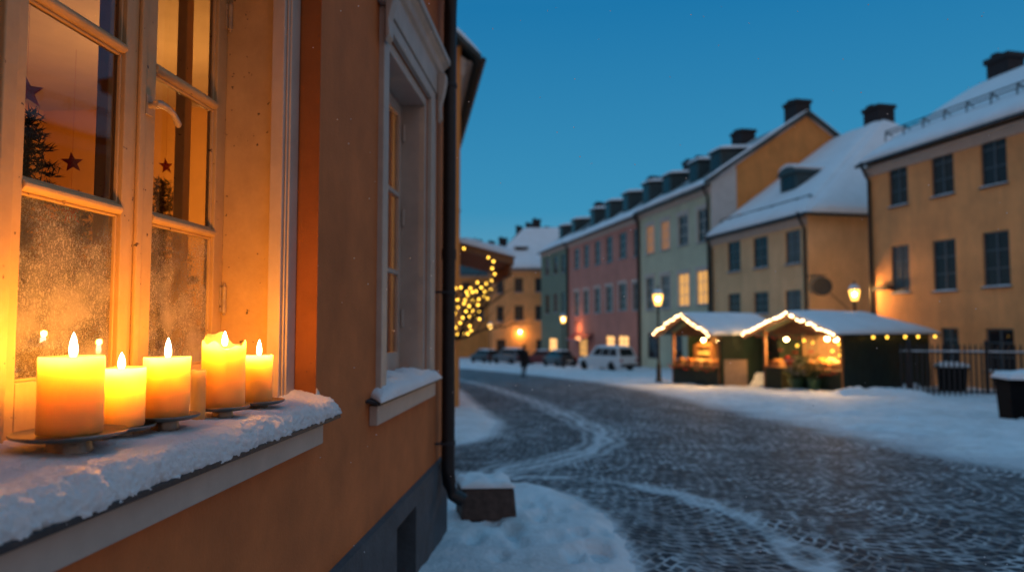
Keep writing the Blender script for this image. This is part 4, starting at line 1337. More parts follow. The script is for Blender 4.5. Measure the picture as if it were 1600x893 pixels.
# ---- left neighbour beyond the corner
hl = House('left_neighbour_house', 'brown-orange neighbour house just beyond the black downpipe', (-1.31, 17.6), (-.145, 1), ground(17.6))
HLH = 8.6 - hl.base
walls(hl, 16, 9, HLH, [(1.0, 2.0, 5.2, 6.8), (4, 5, 5.2, 6.8)], 'firewall')
for q in [(1.0, 2.0, 5.2, 6.8), (4, 5, 5.2, 6.8)]: window(hl, q, 'lframe', 'pane')
rol = gable_roof(hl, 16, 9, HLH, 4.2, snow=.28, over=.5, end=.35)
cn = MB().hexa([(1.2, -1.55, 3.75), (5.0, -1.55, 3.75), (5.0, -.003, 4.15), (1.2, -.003, 4.15)], [(1.2, -1.55, 3.95), (5.0, -1.55, 3.95), (5.0, -.003, 4.35), (1.2, -.003, 4.35)])
cn.box(1.25, -1.5, 3.45, 4.95, -1.42, 3.748)
can = cn.build('canopy', M['wood'], hl.e)
MB().pillow((1.15, -1.62, 3.95), (5.05, -1.62, 3.95), (5.05, -.01, 4.35), (1.15, -.01, 4.35), 30, 12, .26, .05, 1.5, 7).build('canopy_snow', M['roofsnow'], can, smooth=80)

# ================================================================= LIT TREE ON THE LEFT
def lit_tree(loc):
    rnd = random.Random(21)
    t = thing('bare_tree', 'small bare street tree hung with lights by the left corner', 'tree', loc)
    tips = []
    m = MB()

    def grow(p, d, ln, r, lv):
        pts = [p]; q = p.copy(); dd = d.copy()
        for k in range(4):
            dd = (dd + V((rnd.uniform(-.16, .2), rnd.uniform(-.18, .18), rnd.uniform(-.08, .14)))).normalized()
            q = q + dd * ln / 4; pts.append(q.copy())
        m.tube(pts, [r * (1 - .14 * k) for k in range(5)], 6)
        tips.extend(pts[2:])
        if lv:
            for k in range(3):
                nd = (dd + V((rnd.uniform(-.75, 1.0), rnd.uniform(-.8, .8), rnd.uniform(-.55, .5)))).normalized()
                grow(pts[2 + k % 3], nd, ln * rnd.uniform(.6, .8), r * .55, lv - 1)
    grow(V((0, 0, 0)), V((.06, -.02, 1)), 2.1, .075, 0)
    tips.clear()
    for d in ((.7, .1, .8), (.3, .5, 1), (.5, -.5, .9), (-.4, 0, 1), (.9, .2, .3)):
        grow(V((.1, -.02, 1.75)), V(d).normalized(), .95, .035, 2)
    m.build('trunk', M['bark'], t)
    return tips


tl = at(707, 560, 16.6); tz = ground(16.6)
tips = lit_tree((tl.x, tl.y, tz))
ls = thing('light_string', 'string of yellow bulbs wound through the bare tree at left', 'string lights', (tl.x, tl.y, tz))
bpts = [(725, 388), (763, 402), (771, 408), (769, 419), (773, 428), (768, 438), (760, 443), (767, 452), (746, 441), (752, 449), (735, 450), (738, 456), (729, 456), (757, 463), (762, 466), (748, 467), (727, 468),
        (738, 468), (715, 468), (725, 474), (747, 476), (733, 478), (738, 485), (748, 486), (723, 496), (733, 494), (711, 489), (742, 494), (749, 498), (719, 504), (712, 511), (734, 509), (736, 516), (724, 520), (715, 522), (731, 521),
        (712, 450), (720, 449), (731, 461), (744, 455), (741, 471), (728, 486), (757, 455), (716, 480)]
ball = MB().ball((0, 0, 0), .027, 10, 8)
bm0 = None
wire = []
rb = random.Random(2)
for i, (x, y) in enumerate(bpts):
    q = at(x, y, 16.6 + rb.uniform(-.5, .5)) - V((tl.x, tl.y, tz))
    wire.append(q)
    if bm0 is None:
        bm0 = ball.build('bulb', M['bulb'], ls, smooth=60); bm0.location = q
    else:
        o = bm0.copy(); C.objects.link(o); o.location = q
wm = MB()
od = [wire[0]]; rest = wire[1:]
while rest:
    k = min(range(len(rest)), key=lambda j: (rest[j] - od[-1]).length)
    od.append(rest.pop(k))
for a, b in zip(od[:-1], od[1:]): wm.tube([a, (a + b) / 2 + V((0, 0, -.03)), b], .006, 5)
wm.build('wire', M['iron'], ls)

# ================================================================= MARKET STALLS
A60 = R(60)
E1 = V((math.cos(A60), -math.sin(A60), 0)); E2 = V((math.sin(A60), math.cos(A60), 0))
RZ = math.atan2(E1.y, E1.x)


def stall(Lw, width, depth, label, peak, eave, hip, fo=.7, so=.3, side=True):
    """Lw front-left ground corner; local x along the front, y to the back"""
    base = ground(Lw.y)
    t = thing('market_stall', label, 'market stall', (Lw.x, Lw.y, base), RZ)
    for x in (.05, width - .05):
        for y in (.05, depth - .05):
            MB().box(x - .05, y - .05, -.4, x + .05, y + .05, eave + .12).build('post', M['wood'], t)
    # roof canvas
    xl, xr, xm = -so, width + so, width / 2
    yf, yb = -fo, depth + so
    rb_ = yb - hip
    k = MB()
    th_ = V((0, 0, .05))
    A, B, Cc, D = V((xl, yf, eave)), V((xr, yf, eave)), V((xr, yb, eave)), V((xl, yb, eave))
    R0, R1 = V((xm, yf, peak)), V((xm, rb_, peak))
    k.hexa([B, Cc, R1, R0], [B + th_, Cc + th_, R1 + th_, R0 + th_])
    k.hexa([D, A, R0, R1], [D + th_, A + th_, R0 + th_, R1 + th_])
    if hip: k.quad(Cc + th_, D + th_, R1 + th_); k.quad(Cc, R1, D)
    ro = k.build('roof', M['tarp'], t)
    s = MB()
    s.pillow(B + th_, Cc + th_, R1 + th_, R0 + th_, 30, 14, .16, .03, 1.2, 10)
    s.pillow(D + th_, A + th_, R0 + th_, R1 + th_, 30, 14, .16, .03, 1.2, 10)
    if hip: s.pillow(Cc + th_, D + th_, R1 + th_ + V((-.03, 0, 0)), R1 + th_ + V((.03, 0, 0)), 20, 10, .16, .03, 1.2, 10)
    s.build('roof_snow', M['roofsnow'], ro, smooth=80)
    # gable boards
    g = MB()
    for p, q in ((A, R0), (R0, B)):
        g.hexa([p + V((0, -.05, -.16)), q + V((0, -.05, -.16)), q + V((0, -.004, -.16)), p + V((0, -.004, -.16))], [p + V((0, -.05, .05)), q + V((0, -.05, .05)), q + V((0, -.004, .05)), p + V((0, -.004, .05))])
    g.build('gable_board', M['wood'], t)
    MB().prism([(xl + .25, eave - .02), (xr - .25, eave - .02), (xm, peak - .16)], -.02, .02).build('gable_panel', M['wood'], t)
    # tarpaulin walls with folds
    def sheet(p, q, n, z0, z1, amp, seed):
        m = MB(); b = 0
        p, q = V(p), V(q); dr = (q - p); nn = V((dr.y, -dr.x, 0)).normalized()
        rows = 10
        for j in range(rows + 1):
            for i in range(n + 1):
                u, v = i / n, j / rows
                sag = amp * noise.noise(V((u * 5 + seed, v * 2.2, seed))) + amp * .5 * math.sin(u * 13 + 3 * v)
                m.v.append(tuple(p + dr * u + nn * sag + V((0, 0, z0 + (z1 - z0) * v - .10 * math.sin(math.pi * u) * (v == 1) * 0))))
        for j in range(rows):
            for i in range(n):
                a = j * (n + 1) + i; m.f.append((a, a + 1, a + n + 2, a + n + 1))
        return m
    sheet((width, .0, 0), (width, depth, 0), 40, -.3, eave + .08, .05, 1).build('side_tarpaulin', M['tarp'], t, smooth=80)
    sheet((0, depth, 0), (width, depth, 0), 30, -.3, eave + .08, .05, 2).build('back_tarpaulin', M['tarp'], t, smooth=80)
    bp = MB()
    for k_ in range(int(width / .2)):
        bp.box(.06 + k_ * .2, 2.2, 0, .24 + k_ * .2, 2.23, eave + .05)
    bp.build('bounce_panel', M['board'], t)  # pale boards added inside to catch the lamps and brighten the stall
    sheet((0, .9, 0), (0, depth, 0), 30, -.3, eave + .08, .05, 3).build('side_tarpaulin', M['tarp'], t, smooth=80)
    return t, (A, B, R0)


def counter(t, x0, x1, y0, y1, z):
    m = MB(); m.box(x0, y0, -.3, x1, y1, z - .05); m.build('counter', M['tarp'], t, bevel=.02)
    MB().box(x0 - .04, y0 - .06, z - .048, x1 + .04, y1 + .04, z).build('counter_top', M['wood'], t, bevel=.01)


def to_world(t, p):
    return Matrix.Translation(t.location) @ Matrix.Rotation(t.rotation_euler.z, 4, 'Z') @ V(p)


def gable_lights(t, A, B, R0, label, n, bulb='bulbw'):
    o = thing('light_string', label, 'string lights', t.location, RZ, 'strings of lights on the stalls')
    proto = None
    for p, q in ((A, R0), (R0, B)):
        for k in range(n):
            u = (k + .5) / n
            c = p.lerp(q, u) + V((random.uniform(-.03, .03), -.12, .02 + random.uniform(-.05, .05)))
            if proto is None:
                proto = MB().ball((0, 0, 0), .032, 8, 6).build('bulb', M[bulb], o, smooth=60); proto.location = c
            else:
                b = proto.copy(); C.objects.link(b); b.location = c
    w_ = MB().tube([A + V((0, -.1, .03)), R0 + V((0, -.1, .03)), B + V((0, -.1, .03))], .01, 5)
    w_.build('wire', M['iron'], o)
    return o


def hang_lamp(t, p, label, power, drop=.3):
    w_ = to_world(t, p)
    o = thing('hanging_lamp', label, 'lamp', w_, 0, 'lamps hanging in the stalls')
    m = MB(); m.tube([(0, 0, .06), (0, 0, .06 + drop)], .008, 5); m.lathe([(.03, .08), (.10, .03), (.105, .025), (.028, .065)], n=16)
    m.build('shade', M['iron'], o, smooth=40)
    MB().ball((0, 0, -.02), .075, 12, 8).build('bulb', M['bulbhot'], o, smooth=70)
    lamp(w_ + V((0, 0, -.13)), power, (1, .55, .18), .08)
    return o


def crate(t, p, kind, label, w_=.42, d_=.34, h_=.16, group='goods set out on the stall counters'):
    o = thing({'orange': 'fruit_crate', 'bread': 'bread_basket', 'cheese': 'cheese_box'}[kind], label, {'orange': 'crate', 'bread': 'basket', 'cheese': 'box'}[kind], to_world(t, p), RZ, group)
    b = MB(); q = .02
    b.box(-w_ / 2, -d_ / 2, 0, w_ / 2, d_ / 2, .02)
    b.box(-w_ / 2, -d_ / 2, .021, w_ / 2, -d_ / 2 + q, h_); b.box(-w_ / 2, d_ / 2 - q, .021, w_ / 2, d_ / 2, h_)
    b.box(-w_ / 2, -d_ / 2 + q, .021, -w_ / 2 + q, d_ / 2 - q, h_); b.box(w_ / 2 - q, -d_ / 2 + q, .021, w_ / 2, d_ / 2 - q, h_)
    b.build('box', M['basket'], o)
    f = MB(); rr = .055
    for iz in range(2):
        for ix in range(3):
            for iy in range(2):
                x = -w_ / 2 + .08 + ix * (w_ - .16) / 2 + random.uniform(-.015, .015); y = -d_ / 2 + .09 + iy * (d_ - .18) + random.uniform(-.015, .015)
                f.ball((x * (1 - .25 * iz), y * (1 - .3 * iz), h_ - .02 + iz * .075), rr * random.uniform(.9, 1.15), 10, 7, (1.2, 1, .8) if kind == 'bread' else (1, 1, 1))
    f.build({'orange': 'oranges', 'bread': 'buns', 'cheese': 'cheeses'}[kind], M[kind], o, smooth=80)
    return o


# stall A
tA, (A, B, R0) = stall(V((6.86, 30.3, 0)), 2.7, 3.6, 'smaller market stall with lit gable, left of the two', 2.98, 2.14, .4)
counter(tA, .05, 2.65, .0, .75, .92)
gable_lights(tA, A, B, R0, 'string of bulbs along the gable of the smaller stall', 11)
hang_lamp(tA, (1.35, .5, 1.98), 'round lamp hanging in the middle of the smaller stall', 190)
hang_lamp(tA, (2.4, .3, 1.95), 'lamp hanging by the right post of the smaller stall', 110)
kinds = ['bread', 'orange', 'cheese', 'bread', 'orange']
desc = ['first', 'second', 'third', 'fourth', 'fifth']
for k in range(5):
    crate(tA, (.3 + k * .52, .28, .92), kinds[k], f"{ {'bread': 'basket of buns', 'orange': 'crate of oranges', 'cheese': 'box of pale cheeses'}[kinds[k]]} {desc[k]} from the left on the smaller stall counter")
for k, nm in enumerate(('left', 'right')):
    sh = thing('shelf_rack', f'wooden goods rack at the {nm} behind the smaller stall counter', 'shelf', to_world(tA, (.55 + k * 1.45, 1.35, 0)), RZ)
    m = MB()
    for z in (.9, 1.25, 1.6): m.box(-.45, -.14, z, .45, .14, z + .03)
    m.box(-.48, -.15, -.1, -.452, .15, 1.75); m.box(.452, -.15, -.1, .48, .15, 1.75)
    m.build('frame', M['wood'], sh)
    for r_, z in enumerate((.931, 1.281, 1.631)):
        for x in (-.3, -.1, .1, .3):
            MB().lathe([(.06, 0), (.075, .03), (.075, .15), (.05, .19), (.05, .21)], (x, 0, z), 10).build('jar', M['cheese' if (r_ + k) % 2 else 'bread'], sh, smooth=40)
    tag(sh, sh['label'], 'shelf')
# stall B
tB, (A, B, R0) = stall(V((9.6, 27.0, 0)), 3.35, 5.2, 'larger market stall with green tarpaulin side and wreathed lights', 2.86, 2.10, 2.2)
counter(tB, 1.75, 3.30, .0, .8, .92)
counter(tB, .05, .8, .0, .7, .92)
gable_lights(tB, A, B, R0, 'string of bulbs along the gable of the larger stall', 14)
hang_lamp(tB, (.75, .4, 1.95), 'round lamp hanging at the left of the larger stall', 170)
hang_lamp(tB, (2.55, .3, 2.0), 'bright lamp over the fruit at the right of the larger stall', 260)
hang_lamp(tB, (2.9, .3, 1.98), 'second bright lamp beside the right post of the larger stall', 120)
for k in range(3):
    crate(tB, (2.02 + k * .5, .24, .92), ['bread', 'orange', 'cheese'][k], ['basket of buns', 'crate of oranges', 'box of pale cheeses'][k] + ' in the front row on the larger stall counter')
    crate(tB, (2.02 + k * .5, .60, .96), ['orange', 'cheese', 'bread'][k], ['crate of oranges', 'box of pale cheeses', 'basket of buns'][k] + ' in the back row on the larger stall counter', h_=.22)
crate(tB, (.42, .3, .92), 'bread', 'basket of buns alone on the left counter of the larger stall')
# row of bulbs under the right eave
es = thing('light_string', 'row of yellow bulbs under the long eave of the larger stall', 'string lights', tB.location, RZ)
pb = None
for y in (1.4, 2.2, 3.3, 4.1, 5.2):
    c = V((3.35 + .22, y, 2.03))
    if pb is None: pb = MB().ball((0, 0, 0), .042, 8, 6).build('bulb', M['bulb'], es, smooth=60); pb.location = c
    else: b = pb.copy(); C.objects.link(b); b.location = c
MB().tube([(3.57, -.6, 2.10), (3.57, 1.4, 2.09), (3.57, 3.3, 2.09), (3.57, 5.4, 2.10)], .008, 5).build('wire', M['iron'], es)
cb = thing('light_string', 'short row of bulbs strung inside over the counter of the larger stall', 'string lights', tB.location, RZ)
for i_, (x, y, z) in enumerate([(1.75, .1, 1.9), (2.1, .12, 1.84), (3.15, .1, 1.8), (3.2, .12, 1.6), (3.18, .1, 1.42), (2.75, .3, 1.55), (3.05, .5, 1.3), (1.15, .5, 1.7)]):
    b = pb.copy(); C.objects.link(b); b.parent = cb; b.location = (x, y, z)
MB().tube([(1.15, .5, 1.74), (1.75, .1, 1.94), (2.1, .12, 1.88), (3.15, .1, 1.84), (3.2, .12, 1.64), (3.18, .1, 1.46), (3.05, .5, 1.34), (2.75, .3, 1.59)], .008, 5).build('wire', M['iron'], cb)
def garland(t, x0, x1, y, z, label, seed):
    rr_ = random.Random(seed)
    o = thing('fir_garland', label, 'garland', to_world(t, (0, 0, 0)), RZ, 'fir garlands on the stalls')
    m, bb = MB(), None; n = int((x1 - x0) * 170)
    for i in range(n):
        u = i / n; x = x0 + (x1 - x0) * u
        c = V((x, y + rr_.uniform(-.07, .05), z - .10 * abs(math.sin(u * math.pi * 4)) + rr_.uniform(-.08, .08)))
        e = V((rr_.uniform(-1, 1), rr_.uniform(-1, .6), rr_.uniform(-1, 1))).normalized(); sd = e.cross(V((.3, .2, 1))).normalized() * .014
        m.quad(c - sd, c + sd, c + e * rr_.uniform(.07, .15))
        if i % 23 == 0:
            if bb is None: bb = MB().ball((0, 0, 0), .032, 7, 5).build('berry', M['red'], o, smooth=80); bq = bb
            else: bq = bb.copy(); C.objects.link(bq)
            bq.location = c + V((0, -.09, 0))
    m.build('foliage', M['leaf'], o)


garland(tA, .05, 2.65, -.10, .86, 'fir garland with red berries on the smaller stall counter edge', 1)
garland(tB, 1.75, 3.3, -.10, .86, 'fir garland with red berries on the right counter edge of the larger stall', 2)
garland(tB, .3, 3.1, -.72, 2.12, 'fir garland hung across the gable opening of the larger stall', 3)
for k_, (x, z, lab) in enumerate([(1.0, 1.72, 'left'), (1.62, 1.66, 'middle'), (2.3, 1.70, 'right')]):
    wr = thing('fir_wreath', f'{lab} one of three fir wreaths with red bows hung in the larger stall', 'wreath', to_world(tB, (x, -.2, z)), RZ, 'wreaths hung in the larger stall')
    m = MB(); rr_ = random.Random(k_ + 30)
    for i in range(220):
        a_ = rr_.uniform(0, 6.283); c = V((.17 * math.cos(a_), rr_.uniform(-.03, .03), .17 * math.sin(a_)))
        e = V((rr_.uniform(-1, 1), rr_.uniform(-1, 1), rr_.uniform(-1, 1))).normalized(); sd = e.cross(V((.3, .2, 1))).normalized() * .012
        m.quad(c - sd, c + sd, c + e * rr_.uniform(.05, .09))
    m.build('foliage', M['leaf'], wr)
    MB().hexa([(-.10, -.06, -.24), (.0, -.06, -.18), (.0, -.04, -.18), (-.10, -.04, -.24)], [(-.08, -.06, -.12), (.0, -.06, -.15), (.0, -.04, -.15), (-.08, -.04, -.12)]).hexa([(.10, -.06, -.24), (.10, -.04, -.24), (.0, -.04, -.18), (.0, -.06, -.18)], [(.08, -.06, -.12), (.08, -.04, -.12), (.0, -.04, -.15), (.0, -.06, -.15)]).build('bow', M['red'], wr)
    MB().tube([(0, 0, .17), (0, 0, .42)], .005, 4).build('cord', M['iron'], wr)
# red lantern, wreath of flowers, pot plants
rl = to_world(tB, (1.25, -.15, 1.18))
q = thing('red_lantern', 'round red paper lantern hung in the larger stall opening', 'lantern', rl)
MB().ball((0, 0, 0), .15, 14, 10, (1, 1, 1.15)).build('globe', M['red'], q, smooth=80)
MB().tube([(0, 0, .16), (0, 0, .85)], .006, 5).build('cord', M['iron'], q)


def flowers(p, label, n, spread, hgt, petal, seed, pot=.28):
    r = random.Random(seed)
    o = thing('flower_pot', label, 'potted plant', p)
    MB().lathe([(pot * .7, 0), (pot, .36), (pot * 1.08, .38), (pot * 1.05, .42), (pot * .9, .42), (pot * .85, .36)], n=20).build('pot', M['pot'], o, smooth=40)
    lf, fl = MB(), MB()
    for k in range(n):
        a = r.uniform(0, 6.28); q = spread * math.sqrt(r.random()); z = .5 + hgt * r.random() * (1 - .4 * (q / spread) ** 2)
        c = V((q * math.cos(a), q * math.sin(a), z))
        lf.tube([(c.x * .3, c.y * .3, .38), c * 1], .006, 4)
        for j in range(6):
            e = V((r.uniform(-1, 1), r.uniform(-1, 1), r.uniform(-.3, 1))).normalized(); s_ = e.cross(V((.2, .1, 1))).normalized() * .03
            lf.quad(c, c + e * .06 + s_, c + e * .13, c + e * .06 - s_)
        if r.random() < .75:
            for j in range(7):
                e = V((r.uniform(-1, 1), r.uniform(-1, 1), r.uniform(.0, 1))).normalized(); s_ = e.cross(V((.2, .4, 1))).normalized() * .035
                fl.quad(c + V((0, 0, .02)), c + e * .05 + s_, c + e * .09, c + e * .05 - s_)
    lf.build('leaves', M['leaf'], o); fl.build('blossoms', petal, o)
    return o


pA = gp(1246, 612)
flowers((pA.x, pA.y, snow_z(pA.x, pA.y)), 'green pot of white flowers standing before the larger stall', 90, .42, .75, M['petal'], 1)
pB = gp(1222, 606)
flowers((pB.x, pB.y, snow_z(pB.x, pB.y)), 'lower pot of pale flowers left of the white ones', 60, .35, .45, M['petal'], 2)
pC = gp(1272, 614)
flowers((pC.x, pC.y, snow_z(pC.x, pC.y)), 'pot of yellow flowers right of the white ones', 60, .3, .8, M['cheese'], 3, .22)
pD = gp(1200, 603)
flowers((pD.x, pD.y, snow_z(pD.x, pD.y)), 'tall pot of orange twigs at the left post of the larger stall', 70, .3, 1.2, M['orange'], 4, .22)
# plywood panel between the stalls
pb_ = gp(1150, 608)
o = thing('plywood_board', 'blank plywood board leaning in the gap between the stalls', 'board', (pb_.x, pb_.y, snow_z(pb_.x, pb_.y) - .02), R(-18))
MB().hexa([(-.42, -.02, 0), (.42, -.02, 0), (.42, .02, 0), (-.42, .02, 0)], [(-.42, .10, 1.02), (.42, .10, 1.02), (.42, .14, 1.02), (-.42, .14, 1.02)]).build('panel', M['board'], o, bevel=.005)
MB().hexa([(-.05, .55, 0), (.05, .55, 0), (.05, .6, 0), (-.05, .6, 0)], [(-.05, .145, .9), (.05, .145, .9), (.05, .19, .9), (-.05, .19, .9)]).build('prop', M['wood'], o)
# snow heaps by the stalls
def heap(px, py, w_, d_, h_, label, seed):
    g = gp(px, py); m = MB(); n, k = 40, 24
    for j in range(k + 1):
        for i in range(n + 1):
            x, y = (i / n - .5) * 2, (j / k - .5) * 2
            e = max(0, 1 - x * x) * max(0, 1 - y * y)
            z = h_ * e ** .7 * (1 + .7 * noise.fractal(V((x * 3 + seed, y * 2, seed)), .8, 2, 4)) - .05
            m.v.append((x * w_ / 2, y * d_ / 2, z))
    for j in range(k):
        for i in range(n):
            a = j * (n + 1) + i; m.f.append((a, a + 1, a + n + 2, a + n + 1))
    o = m.build('snow_heap', M['snow'], None, smooth=80, loc=(g.x, g.y, snow_z(g.x, g.y) - .02), rz=RZ * .2)
    tag(o, label, 'snow heap')


heap(1375, 621, 3.2, .8, .24, 'long lumpy snow heap along the foot of the green tarpaulin', 1)
heap(1183, 604, 1.0, .8, .55, 'steep snow heap behind the plywood board', 5)
heap(1428, 618, 1.0, .7, .3, 'small snow heap at the back corner of the tarpaulin', 9)

# ================================================================= STREET LAMPS
def street_lamp():
    t = thing('street_lamp', 'street lamp', 'street lamp', (0, 0, 0), 0, 'lantern street lamps')
    H = 3.45
    MB().lathe([(.16, -.3), (.16, .12), (.12, .18), (.10, .75), (.075, .85), (.055, 1.0), (.045, H - .35), (.07, H - .3), (.07, H - .25), (.04, H - .2), (.09, H), (.10, H + .03)], n=16).build('post', M['iron'], t, smooth=35)
    MB().lathe([(.12, H + .04), (.20, H + .30), (.225, H + .52)], n=12).build('glass', M['lantern'], t, smooth=30)
    MB().lathe([(.25, H + .522), (.255, H + .55), (.17, H + .70), (.10, H + .75), (.06, H + .80), (.03, H + .86), (.012, H + .95)], n=12).build('cap', M['iron'], t, smooth=30)
    MB().lathe([(.262, H + .556), (.18, H + .715), (.11, H + .765), (.03, H + .79)], n=12).build('cap_snow', M['roofsnow'], t, smooth=60)
    MB().ball((0, 0, H + .32), .085, 12, 8).build('bulb', M['bulbhot'], t, smooth=60)
    return t, H + .32


sl, lh = street_lamp()
for i, (x, y, Y, pw, lab) in enumerate([
        (1028, 467, 32, 260, 'lit lantern street lamp left of the smaller market stall'),
        (1335, 457, 31.9, 950, 'lit lantern street lamp rising behind the larger market stall'),
        (880, 496, 58, 300, 'lit lantern street lamp before the green house, above the dark cars'),
        (766, 505, 76, 300, 'farthest lit lantern street lamp, just right of the bulb tree')]):
    o = sl if i == 0 else copy_tree(sl)
    q = at(x, y, Y)
    o.location = (q.x, q.y, ground(Y))
    if i: o.scale = (1, 1, 1)
    o['label'] = lab
    dz = q.z - (ground(Y) + lh)
    o.location.z += max(-.25, min(.25, dz))
    lamp(o.location + V((0, 0, lh)), pw, (1, .5, .14), .1)

# ================================================================= CARS
def car(name, label, loc, rz, paint, L=4.5, W=1.8, H=1.62, suv=True, snow=True):
    t = thing(name, label, 'car', loc, rz, 'cars parked along the street')
    hw = W / 2; wb = .42
    # lower body as lofted sections from rear (-x) to nose (+x)
    secs = [(-L / 2, .45, .86, .80), (-L / 2 + .06, .30, .98, .93), (-L / 2 + .5, .24, 1.0, 1), (-.6, .22, .98, 1), (.75, .22, .97, 1), (L / 2 - .75, .24, .90, .98), (L / 2 - .15, .30, .80, .90), (L / 2, .42, .66, .78)]
    m = MB(); n = 0
    for x, zb, zt, k in secs:
        w_ = hw * k
        m.v += [(x, -w_ * .92, zb), (x, -w_, zb + .22), (x, -w_ * .97, zt - .05), (x, -w_ * .90, zt), (x, w_ * .90, zt), (x, w_ * .97, zt - .05), (x, w_, zb + .22), (x, w_ * .92, zb)]
    for i in range(len(secs) - 1):
        for j in range(8):
            a = i * 8 + j; b = i * 8 + (j + 1) % 8
            m.f.append((a, a + 8, b + 8, b))
    m.f.append(tuple(range(8))); m.f.append(tuple(reversed(range(len(secs) * 8 - 8, len(secs) * 8))))
    zt = .97
    xr0, xr1, xf1, xf0 = (-L / 2 + .12, -L / 2 + .45, .45, 1.05) if suv else (-L / 2 + .75, -L / 2 + 1.35, .35, 1.0)
    wb_, wt_ = hw * .90, hw * .72
    b4 = [(xr0, -wb_, zt - .03), (xf0, -wb_, zt - .05), (xf0, wb_, zt - .05), (xr0, wb_, zt - .03)]
    t4 = [(xr1, -wt_, H - .02), (xf1, -wt_, H), (xf1, wt_, H), (xr1, wt_, H - .02)]
    m.hexa(b4, t4)
    m.build('body', paint, t, smooth=40, bevel=.04)
    bb, tt = [V(q) for q in b4], [V(q) for q in t4]

    def pan(i, j, u0, u1, v0, v1, nm='window'):
        a, b, c, d = bb[i], bb[j], tt[j], tt[i]
        f = lambda u, v: a.lerp(b, u).lerp(d.lerp(c, u), v)
        p4 = [f(u0, v0), f(u1, v0), f(u1, v1), f(u0, v1)]
        nn = (p4[1] - p4[0]).cross(p4[3] - p4[0]).normalized() * .008
        MB().hexa([q - nn * 1 for q in p4], [q + nn for q in p4]).build(nm, M['carglass'], t)
    pan(3, 0, .1, .9, .18, .88, 'rear_window'); pan(1, 2, .08, .92, .12, .9, 'windscreen')
    for (i, j) in ((0, 1), (2, 3)):
        for u0, u1 in (((.06, .30), (.33, .60), (.63, .90)) if i == 0 else ((.10, .37), (.40, .67), (.70, .94))): pan(i, j, u0, u1, .18, .86)
    for x in (-L / 2 + .85, L / 2 - .85):
        for y in (-1, 1):
            wl_ = MB(); wl_.lathe([(.22, -.10), (.33, -.105), (.345, -.08), (.345, .08), (.33, .105), (.22, .10)], n=24)
            o = wl_.build('wheel', M['tyre'], t, smooth=40); o.location = (x, y * (hw - .1), .345); o.rotation_euler = (R(90), 0, 0)
            r = MB(); r.lathe([(.02, -.06), (.215, -.075), (.218, .075), (.02, .06)], n=16); r.build('rim', M['rim'], o, smooth=40)
    for y in (-1, 1):
        MB().box(-L / 2 - .01, y * (hw - .25) - .11, .68, -L / 2 + .08, y * (hw - .25) + .11, .84).build('tail_light', M['taillamp'], t, bevel=.02)
        MB().box(L / 2 - .12, y * (hw - .38) - .14, .60, L / 2 - .0, y * (hw - .38) + .14, .70).build('headlight', M['plate'], t, bevel=.02)
        MB().box(.72, y * (hw + .06) - .08, .95, .84, y * (hw + .06) + .08, 1.07).build('mirror', paint, t, bevel=.03)
    MB().box(-L / 2 - .03, -.75, .32, -L / 2 + .05, .75, .50).build('bumper', M['tyre'], t, bevel=.03)
    MB().box(-L / 2 - .012, -.26, .55, -L / 2 + .01, .26, .65).build('number_plate', M['plate'], t)
    if snow:
        MB().pillow(V(t4[0]) + V((.05, .02, 0)), V(t4[1]) + V((0, .02, 0)), V(t4[2]) - V((0, .02, 0)), V(t4[3]) + V((.05, -.02, 0)), 16, 10, .09, .02, 2, 5).build('snow_cap', M['roofsnow'], t, smooth=80)
    return t


def place(px, py):
    g = gp(px, py); return V((g.x, g.y, snow_z(g.x, g.y) - .01))


hd_ = math.atan2(1, -.216)
car('parked_suv', 'white SUV parked at the kerb, its rear towards us', place(948, 579), hd_ + R(22), M['carwhite'], 4.7, 1.9, 1.70)
car('parked_car', 'dark car with snowy roof between the white SUV and green house', place(874, 573), hd_ + R(8), M['cardark'], 4.3, 1.75, 1.45, False)
car('parked_car', 'dark red car just right of the walking man', place(846, 570), hd_ + R(60), M['carred'], 4.2, 1.75, 1.45, False)
car('parked_car', 'blue-grey car with pale windscreen left of the walking man', place(797, 569), hd_ + R(25), M['cargrey'], 4.4, 1.8, 1.6, True)
car('parked_car', 'black car farthest left beneath the distant lamp', place(757, 567), hd_ + R(20), M['cardark'], 4.3, 1.75, 1.5, True)

